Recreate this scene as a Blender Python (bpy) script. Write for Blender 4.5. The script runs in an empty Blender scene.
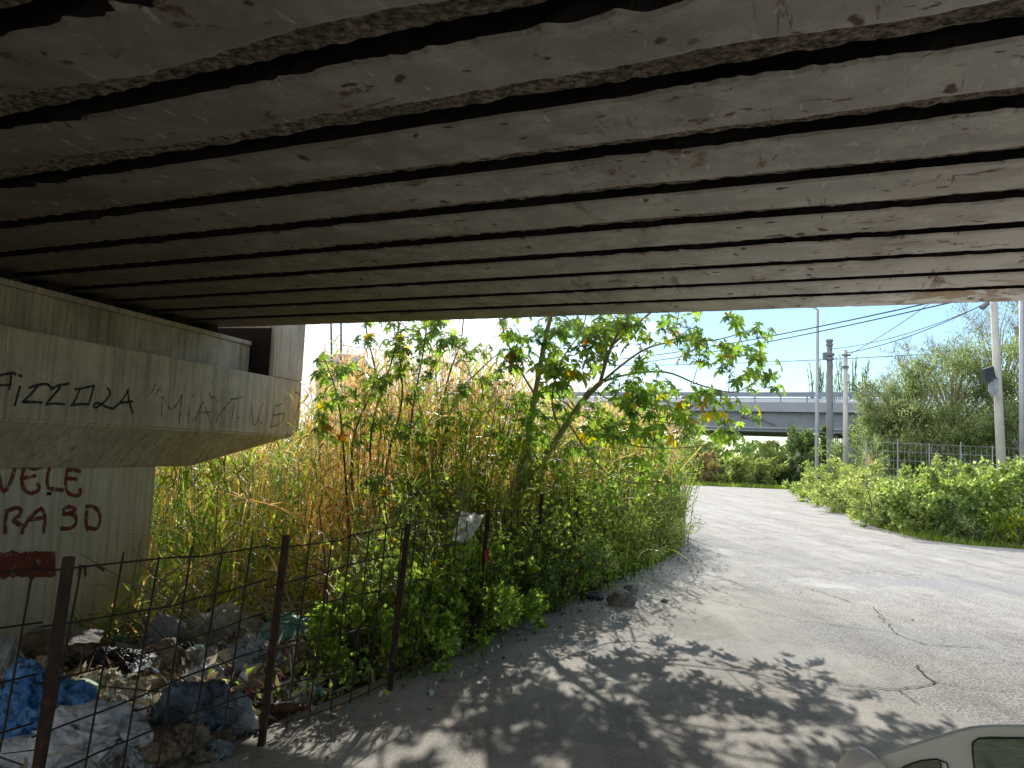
import bpy, bmesh, math, random
from mathutils import Vector, Matrix, noise
random.seed(7)
R = random.random
def U(a, b): return a + (b - a) * random.random()
scene = bpy.context.scene
COL = scene.collection

# ------------------------------------------------------------ camera
F = 769.0; EYE = Vector((0, 0, 1.75))
RM = Matrix.Rotation(math.radians(95), 3, 'X') @ Matrix.Rotation(math.radians(2.5), 3, 'Z')
cam_d = bpy.data.cameras.new('camera'); cam = bpy.data.objects.new('camera', cam_d); COL.objects.link(cam)
cam_d.sensor_width = 36; cam_d.lens = F / 1024 * 36; cam_d.clip_end = 5000; cam_d.clip_start = 0.05
cam.matrix_world = Matrix.Translation(EYE) @ RM.to_4x4()
scene.camera = cam
def ray(px, py):
    d = RM @ Vector(((px - 512) / F, (384 - py) / F, -1)); return d / d.y
def at(px, py, y): return EYE + ray(px, py) * y            # real place at distance y
def onz(px, py, z):
    d = ray(px, py); return EYE + d * ((z - EYE.z) / d.z)
def onplane(px, py, o, n):
    d = ray(px, py); return EYE + d * ((o - EYE).dot(n) / d.dot(n))
def sm(a, b, x):
    t = max(0, min(1, (x - a) / (b - a))); return t * t * (3 - 2 * t)
def nz(x, y, z=0.0): return noise.noise(Vector((x, y, z)))
def fence_side(x, y): return (x + .25) * -.90 + (y - 7.18) * .435
def gz(x, y):
    s = fence_side(x, y)
    z = -.72 * sm(.15, 3.6, s) * (1 - .6 * sm(18, 40, y))
    if s > .3: z += .10 * nz(x * .9, y * .9) * sm(.3, 1.5, s)
    return z - .02
def onground(px, py):
    d = ray(px, py); t = 1.0
    while t < 80:
        p = EYE + d * t
        if p.z <= gz(p.x, p.y): return p
        t += .04
    return p

# ------------------------------------------------------------ materials
def newmat(name):
    m = bpy.data.materials.new(name); m.use_nodes = True
    nt = m.node_tree; nt.nodes.clear()
    out = nt.nodes.new('ShaderNodeOutputMaterial'); return m, nt, out
def N(nt, t, **kw):
    n = nt.nodes.new(t)
    for k, v in kw.items():
        if k.startswith('i_'): n.inputs[k[2:].replace('_', ' ')].default_value = v
        else: setattr(n, k, v)
    return n
def c4(c): return (c[0], c[1], c[2], 1)
def ramp(nt, fac, stops, interp='LINEAR'):
    r = N(nt, 'ShaderNodeValToRGB'); r.color_ramp.interpolation = interp
    e = r.color_ramp.elements
    while len(e) < len(stops): e.new(0.5)
    for i, (p, c) in enumerate(stops):
        e[i].position = p; e[i].color = c4(c) if hasattr(c, '__len__') else (c, c, c, 1)
    nt.links.new(fac, r.inputs[0]); return r.outputs[0]
def coords(nt, scale=(1, 1, 1), rot=(0, 0, 0)):
    t = N(nt, 'ShaderNodeNewGeometry'); m = N(nt, 'ShaderNodeMapping')
    m.inputs['Scale'].default_value = scale; m.inputs['Rotation'].default_value = rot
    nt.links.new(t.outputs['Position'], m.inputs['Vector']); return m.outputs[0]
def noise_t(nt, vec, scale, detail=6, rough=.6, dist=0):
    n = N(nt, 'ShaderNodeTexNoise'); n.inputs['Scale'].default_value = scale; n.inputs['Detail'].default_value = detail
    n.inputs['Roughness'].default_value = rough; n.inputs['Distortion'].default_value = dist
    nt.links.new(vec, n.inputs['Vector']); return n.outputs[0]
def mix(nt, fac, a, b, mode='MIX'):
    m = N(nt, 'ShaderNodeMix', data_type='RGBA', blend_type=mode)
    for s, v in ((0, fac), (6, a), (7, b)):
        if hasattr(v, 'links'): nt.links.new(v, m.inputs[s])
        else: m.inputs[s].default_value = v if s == 0 else c4(v)
    return m.outputs[2]
def principled(nt, out, col, rough=.85, spec=.3, metal=0, bump=None, bs=.3, bd=.02):
    p = N(nt, 'ShaderNodeBsdfPrincipled'); p.inputs['Roughness'].default_value = rough
    p.inputs['Specular IOR Level'].default_value = spec; p.inputs['Metallic'].default_value = metal
    if hasattr(col, 'links'): nt.links.new(col, p.inputs['Base Color'])
    else: p.inputs['Base Color'].default_value = c4(col)
    if bump is not None:
        b = N(nt, 'ShaderNodeBump'); b.inputs['Strength'].default_value = bs; b.inputs['Distance'].default_value = bd
        nt.links.new(bump, b.inputs['Height']); nt.links.new(b.outputs[0], p.inputs['Normal'])
    nt.links.new(p.outputs[0], out.inputs[0]); return p

def mat_simple(name, a, b, scale=6, rough=.85, spec=.3, metal=0, bs=.3, bd=.01, detail=6):
    m, nt, out = newmat(name); v = coords(nt)
    n = noise_t(nt, v, scale, detail); c = ramp(nt, n, [(.3, a), (.7, b)])
    n2 = noise_t(nt, v, scale * 6, 5)
    principled(nt, out, c, rough, spec, metal, n2, bs, bd); return m

def mat_concrete(name, a, b, stain, streak=True, ang=0.0, fine=1.0):
    m, nt, out = newmat(name)
    v = coords(nt); vs = coords(nt, (7, 7, .35))
    n = noise_t(nt, v, 1.3, 8, .65)
    c = ramp(nt, n, [(.32, a), (.66, b)])
    if streak:
        s = noise_t(nt, vs, 1.6, 5, .6); sf = ramp(nt, s, [(.48, 0), (.68, 1)])
        c = mix(nt, N_mul(nt, sf, .6), c, stain)
    dp = N(nt, 'ShaderNodeVectorMath', operation='DOT_PRODUCT'); dp.inputs[1].default_value = (.26, .966, 0); nt.links.new(v, dp.inputs[0])
    fr_ = N(nt, 'ShaderNodeMath', operation='PINGPONG'); fr_.inputs[1].default_value = .62; nt.links.new(dp.outputs['Value'], fr_.inputs[0])
    bl = ramp(nt, fr_.outputs[0], [(.0, 1), (.012, 0)]); c = mix(nt, N_mul(nt, bl, N_mul(nt, ramp(nt, noise_t(nt, v, 2.2, 3), [(.35, 0), (.6, 1)]), .65)), c, stain)
    s2 = ramp(nt, noise_t(nt, coords(nt, (16, 16, .8)), 1.0, 4, .6), [(.5, 0), (.75, .6)]); c = mix(nt, s2, c, stain)
    g = noise_t(nt, v, 9, 6, .7); gf = ramp(nt, g, [(.55, 0), (.75, .55)])
    c = mix(nt, gf, c, stain)
    f = noise_t(nt, v, 70, 3, .7); c = mix(nt, .35, c, ramp(nt, f, [(.3, .35), (.7, .75)]), 'OVERLAY')
    h = N(nt, 'ShaderNodeMath', operation='ADD'); hb = N(nt, 'ShaderNodeMath', operation='SUBTRACT'); nt.links.new(noise_t(nt, v, 30, 6, .7), hb.inputs[0]); nt.links.new(bl, hb.inputs[1]); nt.links.new(hb.outputs[0], h.inputs[0]); nt.links.new(g, h.inputs[1])
    principled(nt, out, c, .9, .2, 0, h.outputs[0], .35 * fine, .012); return m
def N_mul(nt, a, k):
    n = N(nt, 'ShaderNodeMath', operation='MULTIPLY'); nt.links.new(a, n.inputs[0])
    if hasattr(k, 'links'): nt.links.new(k, n.inputs[1])
    else: n.inputs[1].default_value = k
    return n.outputs[0]

def mat_beam():
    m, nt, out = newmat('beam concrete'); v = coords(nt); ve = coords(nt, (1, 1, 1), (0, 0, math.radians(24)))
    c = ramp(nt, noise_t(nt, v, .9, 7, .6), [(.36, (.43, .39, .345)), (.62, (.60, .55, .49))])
    sxx = N(nt, 'ShaderNodeSeparateXYZ'); nt.links.new(v, sxx.inputs[0]); worn_lit = map01(nt, sxx.outputs[0], -3.6, 3.6)  # ceiling shade painted into base colour: dark left, pale right; also gates wear
    c = mix(nt, worn_lit, ramp(nt, noise_t(nt, v, 1.3, 5), [(.36, (.15, .122, .108)), (.62, (.215, .182, .165))]), c)
    # pale worn smears, brown spalls and rust
    c = mix(nt, N_mul(nt, ramp(nt, noise_t(nt, v, 2.6, 8, .7), [(.47, 0), (.62, .8)]), worn_lit), c, (.66, .61, .54))
    vl = N(nt, 'ShaderNodeMapping'); vl.inputs['Scale'].default_value = (.9, 1.7, 1); nt.links.new(ve, vl.inputs[0])
    sp = noise_t(nt, vl.outputs[0], 2.4, 9, .72, .6)
    spf = ramp(nt, sp, [(.61, 0), (.63, 1)])
    c = mix(nt, spf, c, ramp(nt, noise_t(nt, v, 25, 5), [(.35, (.10, .065, .045)), (.7, (.27, .19, .12))]))
    vl2 = N(nt, 'ShaderNodeMapping'); vl2.inputs['Scale'].default_value = (2.6, .7, 1); nt.links.new(ve, vl2.inputs[0])
    sp2 = N_mul(nt, ramp(nt, noise_t(nt, vl2.outputs[0], 1.5, 9, .74, .5), [(.60, 0), (.625, 1)]), worn_lit)
    c = mix(nt, sp2, c, ramp(nt, noise_t(nt, v, 30, 5), [(.35, (.13, .075, .05)), (.7, (.34, .23, .14))]))
    wl = noise_t(nt, vl2.outputs[0], 7, 3, .5); c = mix(nt, ramp(nt, wl, [(.66, 0), (.69, .35)]), c, (.8, .77, .7))
    edge = N(nt, 'ShaderNodeVectorMath', operation='DOT_PRODUCT'); edge.inputs[1].default_value = (math.sin(math.radians(24)), math.cos(math.radians(24)), 0); nt.links.new(v, edge.inputs[0])
    far_ = N_mul(nt, map01(nt, edge.outputs['Value'], 8.0, 8.5), map01(nt, sxx.outputs[0], 2.6, 4.2))
    c = mix(nt, N_mul(nt, far_, ramp(nt, noise_t(nt, v, 2.2, 8, .7), [(.42, 0), (.5, 1)])), c, (.85, .82, .76))
    c = mix(nt, N_mul(nt, far_, ramp(nt, noise_t(nt, v, 1.6, 8, .7, .5), [(.52, 0), (.56, .8)])), c, (.42, .24, .12))
    vo = N(nt, 'ShaderNodeTexVoronoi'); vo.inputs['Scale'].default_value = 4.2; vo.inputs['Randomness'].default_value = 1
    w = N(nt, 'ShaderNodeVectorMath', operation='ADD'); nn = N(nt, 'ShaderNodeTexNoise'); nn.inputs['Scale'].default_value = 5
    nt.links.new(v, nn.inputs[0]); sc = N(nt, 'ShaderNodeVectorMath', operation='SCALE'); sc.inputs['Scale'].default_value = .25
    nt.links.new(nn.outputs['Color'], sc.inputs[0]); nt.links.new(v, w.inputs[0]); nt.links.new(sc.outputs[0], w.inputs[1])
    nt.links.new(w.outputs[0], vo.inputs['Vector'])
    hf = ramp(nt, vo.outputs['Distance'], [(.11, 1), (.17, 0)])
    pick = ramp(nt, noise_t(nt, v, 1.1, 2), [(.42, 0), (.47, 1)])
    hole = N_mul(nt, hf, pick)
    c = mix(nt, hole, c, (.12, .085, .06))
    f = noise_t(nt, v, 90, 3, .7); c = mix(nt, .3, c, ramp(nt, f, [(.3, .3), (.7, .75)]), 'OVERLAY')
    h = N(nt, 'ShaderNodeMath', operation='SUBTRACT'); nt.links.new(noise_t(nt, v, 14, 8, .7), h.inputs[0])
    a0_ = N(nt, 'ShaderNodeMath', operation='ADD'); nt.links.new(spf, a0_.inputs[0]); nt.links.new(sp2, a0_.inputs[1]); a = N(nt, 'ShaderNodeMath', operation='ADD'); nt.links.new(a0_.outputs[0], a.inputs[0]); nt.links.new(hole, a.inputs[1]); nt.links.new(a.outputs[0], h.inputs[1])
    principled(nt, out, c, .8, .3, 0, h.outputs[0], .5, .015); return m
def mat_crumbly():
    m, nt, out = newmat('crumbling concrete'); v = coords(nt)
    n = noise_t(nt, v, 22, 8, .75); c = ramp(nt, n, [(.40, (.06, .045, .035)), (.5, (.28, .22, .17)), (.60, (.58, .49, .39))])
    c = mix(nt, ramp(nt, noise_t(nt, v, 3, 4), [(.4, 0), (.7, .5)]), c, (.16, .12, .09))
    principled(nt, out, c, .95, .1, 0, n, 1.0, .05); return m

def mat_leaf(name, stops, transl=.45, rough=.5, spec=.35):
    m, nt, out = newmat(name)
    g = N(nt, 'ShaderNodeNewGeometry')
    c = ramp(nt, g.outputs['Random Per Island'], stops)
    v = coords(nt); c = mix(nt, .5, c, ramp(nt, noise_t(nt, v, 1.1, 3), [(.3, .3), (.7, .72)]), 'OVERLAY')
    p = N(nt, 'ShaderNodeBsdfPrincipled'); p.inputs['Roughness'].default_value = rough; p.inputs['Specular IOR Level'].default_value = spec
    nt.links.new(c, p.inputs['Base Color'])
    t = N(nt, 'ShaderNodeBsdfTranslucent'); c2 = mix(nt, .5, c, (1.0, .97, .4), 'MULTIPLY'); br = N(nt, 'ShaderNodeHueSaturation')
    br.inputs['Value'].default_value = 3.0; br.inputs['Saturation'].default_value = 1.1; nt.links.new(c2, br.inputs['Color']); nt.links.new(br.outputs[0], t.inputs['Color'])
    ms = N(nt, 'ShaderNodeMixShader'); ms.inputs[0].default_value = transl
    nt.links.new(p.outputs[0], ms.inputs[1]); nt.links.new(t.outputs[0], ms.inputs[2]); nt.links.new(ms.outputs[0], out.inputs[0])
    return m
def mat_bag(name, a, b, transl=.2, rough=.35, alpha=1):
    m, nt, out = newmat(name); v = coords(nt)
    n = noise_t(nt, v, 9, 5, .6, 1.5); c = ramp(nt, n, [(.35, a), (.65, b)])
    p = N(nt, 'ShaderNodeBsdfPrincipled'); p.inputs['Roughness'].default_value = rough
    nt.links.new(c, p.inputs['Base Color'])
    w = noise_t(nt, v, 16, 5, .55, 2.5)
    bp = N(nt, 'ShaderNodeBump'); bp.inputs['Strength'].default_value = .9; bp.inputs['Distance'].default_value = .03
    nt.links.new(w, bp.inputs['Height']); nt.links.new(bp.outputs[0], p.inputs['Normal'])
    t = N(nt, 'ShaderNodeBsdfTranslucent'); nt.links.new(c, t.inputs['Color'])
    ms = N(nt, 'ShaderNodeMixShader'); ms.inputs[0].default_value = transl
    nt.links.new(p.outputs[0], ms.inputs[1]); nt.links.new(t.outputs[0], ms.inputs[2]); last = ms.outputs[0]
    if alpha < 1:
        tr = N(nt, 'ShaderNodeBsdfTransparent'); m2 = N(nt, 'ShaderNodeMixShader'); m2.inputs[0].default_value = alpha
        nt.links.new(tr.outputs[0], m2.inputs[1]); nt.links.new(last, m2.inputs[2]); last = m2.outputs[0]
    nt.links.new(last, out.inputs[0]); return m

def mat_road():
    m, nt, out = newmat('weathered road'); v = coords(nt)
    base = ramp(nt, noise_t(nt, v, .45, 7, .62), [(.36, (.33, .305, .265)), (.62, (.52, .485, .425))])
    sx = N(nt, 'ShaderNodeSeparateXYZ'); nt.links.new(v, sx.inputs[0])
    # coarse older asphalt on the right hand side
    wob = noise_t(nt, v, .5, 4); a = N(nt, 'ShaderNodeMath', operation='MULTIPLY_ADD'); nt.links.new(wob, a.inputs[0]); a.inputs[1].default_value = 2.2
    nt.links.new(sx.outputs[0], a.inputs[2]); side = ramp(nt, map01(nt, a.outputs[0], 3.9, 4.7), [(0, 0), (1, 1)])
    co = noise_t(nt, v, 48, 4, .8)
    coarse = ramp(nt, co, [(.40, (.07, .068, .065)), (.5, (.32, .31, .29)), (.60, (.62, .60, .57))])
    c = mix(nt, N_mul(nt, side, .8), base, coarse)
    fine = noise_t(nt, v, 120, 3, .8); c = mix(nt, .8, c, ramp(nt, fine, [(.35, .2), (.65, .8)]), 'OVERLAY')
    c = mix(nt, ramp(nt, noise_t(nt, v, 1.1, 9, .75, .8), [(.48, 0), (.6, .5)]), c, (.48, .455, .41))
    c = mix(nt, ramp(nt, noise_t(nt, coords(nt, (1.4, .7, 1)), 1.8, 9, .8, .4), [(.50, 0), (.66, .45)]), c, (.19, .18, .16))
    c = mix(nt, ramp(nt, noise_t(nt, v, .33, 3), [(.56, 0), (.7, .35)]), c, (.36, .30, .22))
    vo = N(nt, 'ShaderNodeTexVoronoi', feature='DISTANCE_TO_EDGE'); vo.inputs['Scale'].default_value = .42
    wv = N(nt, 'ShaderNodeVectorMath', operation='ADD'); nn = N(nt, 'ShaderNodeTexNoise'); nn.inputs['Scale'].default_value = 1.6; nn.inputs['Detail'].default_value = 6
    nt.links.new(v, nn.inputs[0]); nt.links.new(v, wv.inputs[0]); nt.links.new(nn.outputs['Color'], wv.inputs[1]); nt.links.new(wv.outputs[0], vo.inputs['Vector'])
    cr = ramp(nt, vo.outputs['Distance'], [(.0, 1), (.009, 0)]); pk = ramp(nt, noise_t(nt, v, .6, 2), [(.5, 0), (.6, .7)])
    crk = N_mul(nt, cr, pk); c = mix(nt, crk, c, (.09, .085, .08))
    for (px, py, rr_, kx) in ((722, 550, .95, 1.0), (822, 584, .95, .8), (690, 575, .9, 1.3), (600, 640, .6, 1)):
        p = onz(px, py, 0); sv = N(nt, 'ShaderNodeVectorMath', operation='SUBTRACT'); sv.inputs[1].default_value = (p.x, p.y, 0); nt.links.new(wv.outputs[0], sv.inputs[0])
        sc2 = N(nt, 'ShaderNodeVectorMath', operation='ADD'); sc2.inputs[1].default_value = (-.5, -.5, 0); nt.links.new(sv.outputs[0], sc2.inputs[0])
        ln = N(nt, 'ShaderNodeVectorMath', operation='LENGTH'); nt.links.new(sc2.outputs[0], ln.inputs[0])
        c = mix(nt, ramp(nt, map01(nt, ln.outputs['Value'], 0, rr_), [(.45, .6), (.8, 0)]), c, (.58, .57, .56))
    for (px, py, r1_, r2_, cc_, ff_) in ((985, 587, 2.6, .75, (.30, .30, .305), .75), (760, 560, 3.0, .5, (.34, .325, .295), .5), (880, 640, 1.6, .8, (.33, .32, .30), .45), (720, 650, 1.5, .5, (.58, .56, .52), .5), (560, 720, .8, .5, (.2, .19, .18), .4)):
        p = onz(px, py, 0); sv = N(nt, 'ShaderNodeVectorMath', operation='SUBTRACT'); sv.inputs[1].default_value = (p.x+.5, p.y+.5, 0); nt.links.new(wv.outputs[0], sv.inputs[0])
        sc2 = N(nt, 'ShaderNodeVectorMath', operation='MULTIPLY'); sc2.inputs[1].default_value = (1/r1_, 1/r2_, 0); nt.links.new(sv.outputs[0], sc2.inputs[0])
        ln = N(nt, 'ShaderNodeVectorMath', operation='LENGTH'); nt.links.new(sc2.outputs[0], ln.inputs[0])
        c = mix(nt, ramp(nt, ln.outputs['Value'], [(.80, ff_), (.86, 0)]), c, mix(nt, .5, cc_, ramp(nt, co, [(.4, .1), (.62, .6)])))
    trk = noise_t(nt, coords(nt, (1.3, .10, 1)), 1.6, 5, .6); c = mix(nt, .28, c, ramp(nt, trk, [(.35, .25), (.65, .75)]), 'OVERLAY')
    h = N(nt, 'ShaderNodeMath', operation='SUBTRACT'); nt.links.new(co, h.inputs[0]); nt.links.new(crk, h.inputs[1])
    principled(nt, out, c, .9, .25, 0, h.outputs[0], .45, .012); return m
def map01(nt, val, lo, hi):
    r = N(nt, 'ShaderNodeMapRange'); r.inputs['From Min'].default_value = lo; r.inputs['From Max'].default_value = hi
    nt.links.new(val, r.inputs[0]); return r.outputs[0]

M = {}
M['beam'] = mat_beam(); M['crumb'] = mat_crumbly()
M['dark'] = mat_simple('painted shade and dark pads', (.012, .010, .009), (.03, .026, .022), 5)  # near-black paints occlusion shade on beam gap walls and cheek; also bearing pads
M['deck'] = mat_simple('deck concrete', (.10, .09, .08), (.2, .18, .16), 2)
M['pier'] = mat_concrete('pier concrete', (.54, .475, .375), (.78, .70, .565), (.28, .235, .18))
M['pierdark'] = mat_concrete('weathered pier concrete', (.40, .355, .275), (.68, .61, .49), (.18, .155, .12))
M['column'] = mat_concrete('painted pier column', (.72, .66, .54), (.86, .80, .68), (.42, .36, .275))
def mat_paint(name, col, lo, hi, sc):
    m, nt, out = newmat(name); v = coords(nt)
    p = N(nt, 'ShaderNodeBsdfPrincipled'); p.inputs['Base Color'].default_value = c4(col); p.inputs['Roughness'].default_value = .75
    tr = N(nt, 'ShaderNodeBsdfTransparent'); f = ramp(nt, noise_t(nt, v, sc, 7, .75), [(lo, .15), (hi, .95)]); ms = N(nt, 'ShaderNodeMixShader')
    nt.links.new(f, ms.inputs[0]); nt.links.new(tr.outputs[0], ms.inputs[1]); nt.links.new(p.outputs[0], ms.inputs[2]); nt.links.new(ms.outputs[0], out.inputs[0]); return m
M['black_paint'] = mat_simple('black spray paint', (.02, .02, .022), (.06, .055, .055), 40, .6)
M['grey_paint'] = mat_simple('faded spray paint', (.10, .09, .085), (.2, .175, .15), 40, .7)
M['red_paint'] = mat_simple('red spray paint', (.20, .035, .025), (.28, .06, .045), 20, .7)
M['black_paint'] = mat_paint('black spray paint', (.03, .03, .032), .32, .46, 22); M['grey_paint'] = mat_paint('faded black spray paint', (.08, .07, .065), .42, .62, 22); M['red_paint'] = mat_paint('red spray paint', (.26, .045, .03), .34, .5, 14)
M['road'] = mat_road()
M['patch'] = mat_simple('asphalt patch', (.20, .20, .20), (.44, .435, .43), 26, .95, detail=9)
M['palepatch'] = mat_simple('dusty pale patch', (.46, .455, .45), (.64, .63, .62), 3.5, .9)
M['crack'] = mat_simple('crack', (.04, .036, .03), (.09, .08, .07), 20)
def mat_ground():
    m, nt, out = newmat('soil and dry litter'); v = coords(nt)
    c = ramp(nt, noise_t(nt, v, 5, 9, .75), [(.3, (.05, .038, .026)), (.5, (.14, .11, .075)), (.72, (.30, .26, .2))])
    sx = N(nt, 'ShaderNodeSeparateXYZ'); nt.links.new(v, sx.inputs[0])
    g = ramp(nt, noise_t(nt, v, .9, 6), [(.35, (.07, .10, .02)), (.65, (.16, .2, .05))])
    far = map01(nt, sx.outputs[1], 15, 22); c = mix(nt, ramp(nt, far, [(0, 0), (1, .85)]), c, g)
    principled(nt, out, c, .95, .1, 0, noise_t(nt, v, 30, 6, .8), .7, .03); return m
M['ground'] = mat_ground()
M['rust'] = mat_simple('rusty iron', (.03, .02, .017), (.10, .055, .04), 18, .85, .3, .2, .5)
M['rust_wire'] = mat_simple('rusty rebar', (.03, .022, .018), (.07, .05, .04), 40, .85)
M['bark'] = mat_simple('smooth brown bark', (.26, .20, .13), (.46, .37, .26), 8, .8)
M['darkbark'] = mat_simple('dark twig bark', (.06, .045, .035), (.13, .10, .075), 8, .85)
M['redstem'] = mat_simple('reddish green stem', (.16, .11, .05), (.24, .2, .08), 8, .6)
M['castor'] = mat_leaf('star leaf', [(0, (.08, .14, .045)), (.5, (.14, .22, .06)), (.925, (.23, .32, .08)), (.95, (.38, .36, .04)), (.97, (.5, .42, .04)), (1, (.28, .11, .05))], .5, .45, .4)
M['vine'] = mat_leaf('small bright leaf', [(0, (.07, .12, .03)), (.6, (.17, .24, .06)), (1, (.32, .38, .12))], .55)
M['drygrass'] = mat_leaf('dry reed', [(0, (.26, .16, .075)), (.3, (.44, .29, .15)), (.6, (.50, .36, .24)), (.82, (.60, .47, .38)), (.9, (.16, .20, .04)), (1, (.24, .27, .06))], .5, .65, .2)
M['straw'] = mat_leaf('bare straw stem', [(0, (.22, .18, .13)), (1, (.46, .40, .30))], .05, .6, .3)
M['drygrass2'] = mat_leaf('dry bank grass', [(0, (.14, .13, .06)), (.6, (.3, .25, .14)), (1, (.4, .34, .22))], .3, .8, .1)
M['plume'] = mat_leaf('reed plume', [(0, (.36, .25, .19)), (1, (.55, .43, .36))], .45, .8, .1)
M['reedgreen'] = mat_leaf('green reed leaf', [(0, (.07, .13, .025)), (.45, (.13, .21, .04)), (.75, (.24, .29, .07)), (.9, (.42, .36, .13)), (1, (.60, .58, .42))], .5, .4, .45)
M['bushA'] = mat_leaf('broad bright leaf', [(0, (.09, .14, .05)), (.5, (.19, .25, .085)), (.85, (.32, .38, .15)), (1, (.48, .50, .33))], .42, .5, .4)
M['bushB'] = mat_leaf('dusty weed leaf', [(0, (.12, .16, .06)), (.6, (.22, .27, .10)), (1, (.38, .40, .20))], .4)
M['bushC'] = mat_leaf('dark shrub leaf', [(0, (.045, .08, .03)), (.7, (.10, .155, .055)), (1, (.18, .22, .09))], .35)
M['olive'] = mat_leaf('feathery grey green leaf', [(0, (.075, .11, .05)), (.6, (.155, .205, .09)), (1, (.29, .33, .19))], .4)
M['yellow'] = mat_leaf('yellow flower', [(0, (.6, .42, .02)), (1, (.75, .6, .04))], .3)
M['grass'] = mat_leaf('verge grass', [(0, (.08, .14, .02)), (.6, (.15, .23, .04)), (1, (.28, .3, .09))], .4)
M['litter'] = mat_leaf('scraps and dead leaves', [(0, (.08, .06, .045)), (.3, (.26, .19, .12)), (.55, (.42, .34, .24)), (.74, (.56, .50, .42)), (.86, (.75, .75, .74)), (.95, (.15, .30, .50)), (.965, (.7, .68, .64)), (.99, (.12, .35, .2)), (1, (.6, .12, .08))], .1, .8, .2)
M['girder'] = mat_simple('bluish grey girder', (.19, .22, .26), (.27, .30, .34), .6, .7)
M['girder_edge'] = mat_simple('pale deck edge', (.30, .34, .39), (.38, .42, .47), .8, .7)
M['rail'] = mat_simple('steel guard rail', (.20, .24, .31), (.28, .32, .39), .9, .5, .5, .3)
M['white'] = mat_simple('white painted barrier', (.72, .73, .74), (.82, .82, .82), 1, .7)
M['pole_grey'] = mat_simple('galvanised pole', (.36, .39, .42), (.46, .49, .52), 2, .5, .5, .3)
M['pole_dark'] = mat_simple('weathered dark pole', (.17, .18, .19), (.26, .27, .28), 3, .85)
M['pole_pale'] = mat_simple('pale concrete pole', (.45, .44, .39), (.58, .57, .51), 2, .8)
M['cable'] = mat_simple('black cable', (.02, .02, .022), (.04, .04, .045), 5, .5)
M['cable_pale'] = mat_simple('pale cable sleeve', (.6, .6, .6), (.75, .75, .75), 5, .5)
M['lampbody'] = mat_simple('dark lamp housing', (.03, .035, .045), (.06, .065, .08), 10, .5)
M['boxgrey'] = mat_simple('grey plastic box', (.25, .30, .34), (.36, .4, .44), 10, .5)
M['house'] = mat_simple('far plaster', (.5, .47, .43), (.6, .57, .53), 1, .9)
M['roof'] = mat_simple('far dark roof', (.12, .16, .15), (.18, .22, .2), 1, .9)
M['stone'] = mat_simple('rough grey stone', (.2, .19, .17), (.38, .36, .33), 8, .9, bs=.8, bd=.03)
def mat_carpaint():
    m, nt, out = newmat('pale beige car paint')
    v = coords(nt); c = ramp(nt, noise_t(nt, v, 14, 4), [(.3, (.86, .80, .73)), (.7, (.90, .85, .78))])
    p = principled(nt, out, c, .35, .5); p.inputs['Coat Weight'].default_value = .2; p.inputs['Coat Roughness'].default_value = .12; return m
M['car'] = mat_carpaint()
def mat_glass():
    m, nt, out = newmat('tinted car glass')
    gl = N(nt, 'ShaderNodeBsdfGlossy'); gl.inputs['Roughness'].default_value = .02; gl.inputs['Color'].default_value = (.8, .9, .85, 1)
    tr = N(nt, 'ShaderNodeBsdfTransparent'); tr.inputs['Color'].default_value = (.14, .22, .15, 1)
    ms = N(nt, 'ShaderNodeMixShader'); ms.inputs[0].default_value = .75
    nt.links.new(tr.outputs[0], ms.inputs[1]); nt.links.new(gl.outputs[0], ms.inputs[2]); nt.links.new(ms.outputs[0], out.inputs[0]); return m
M['glass'] = mat_glass()
M['rubber'] = mat_simple('black rubber', (.012, .012, .012), (.03, .03, .03), 20, .7)

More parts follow.
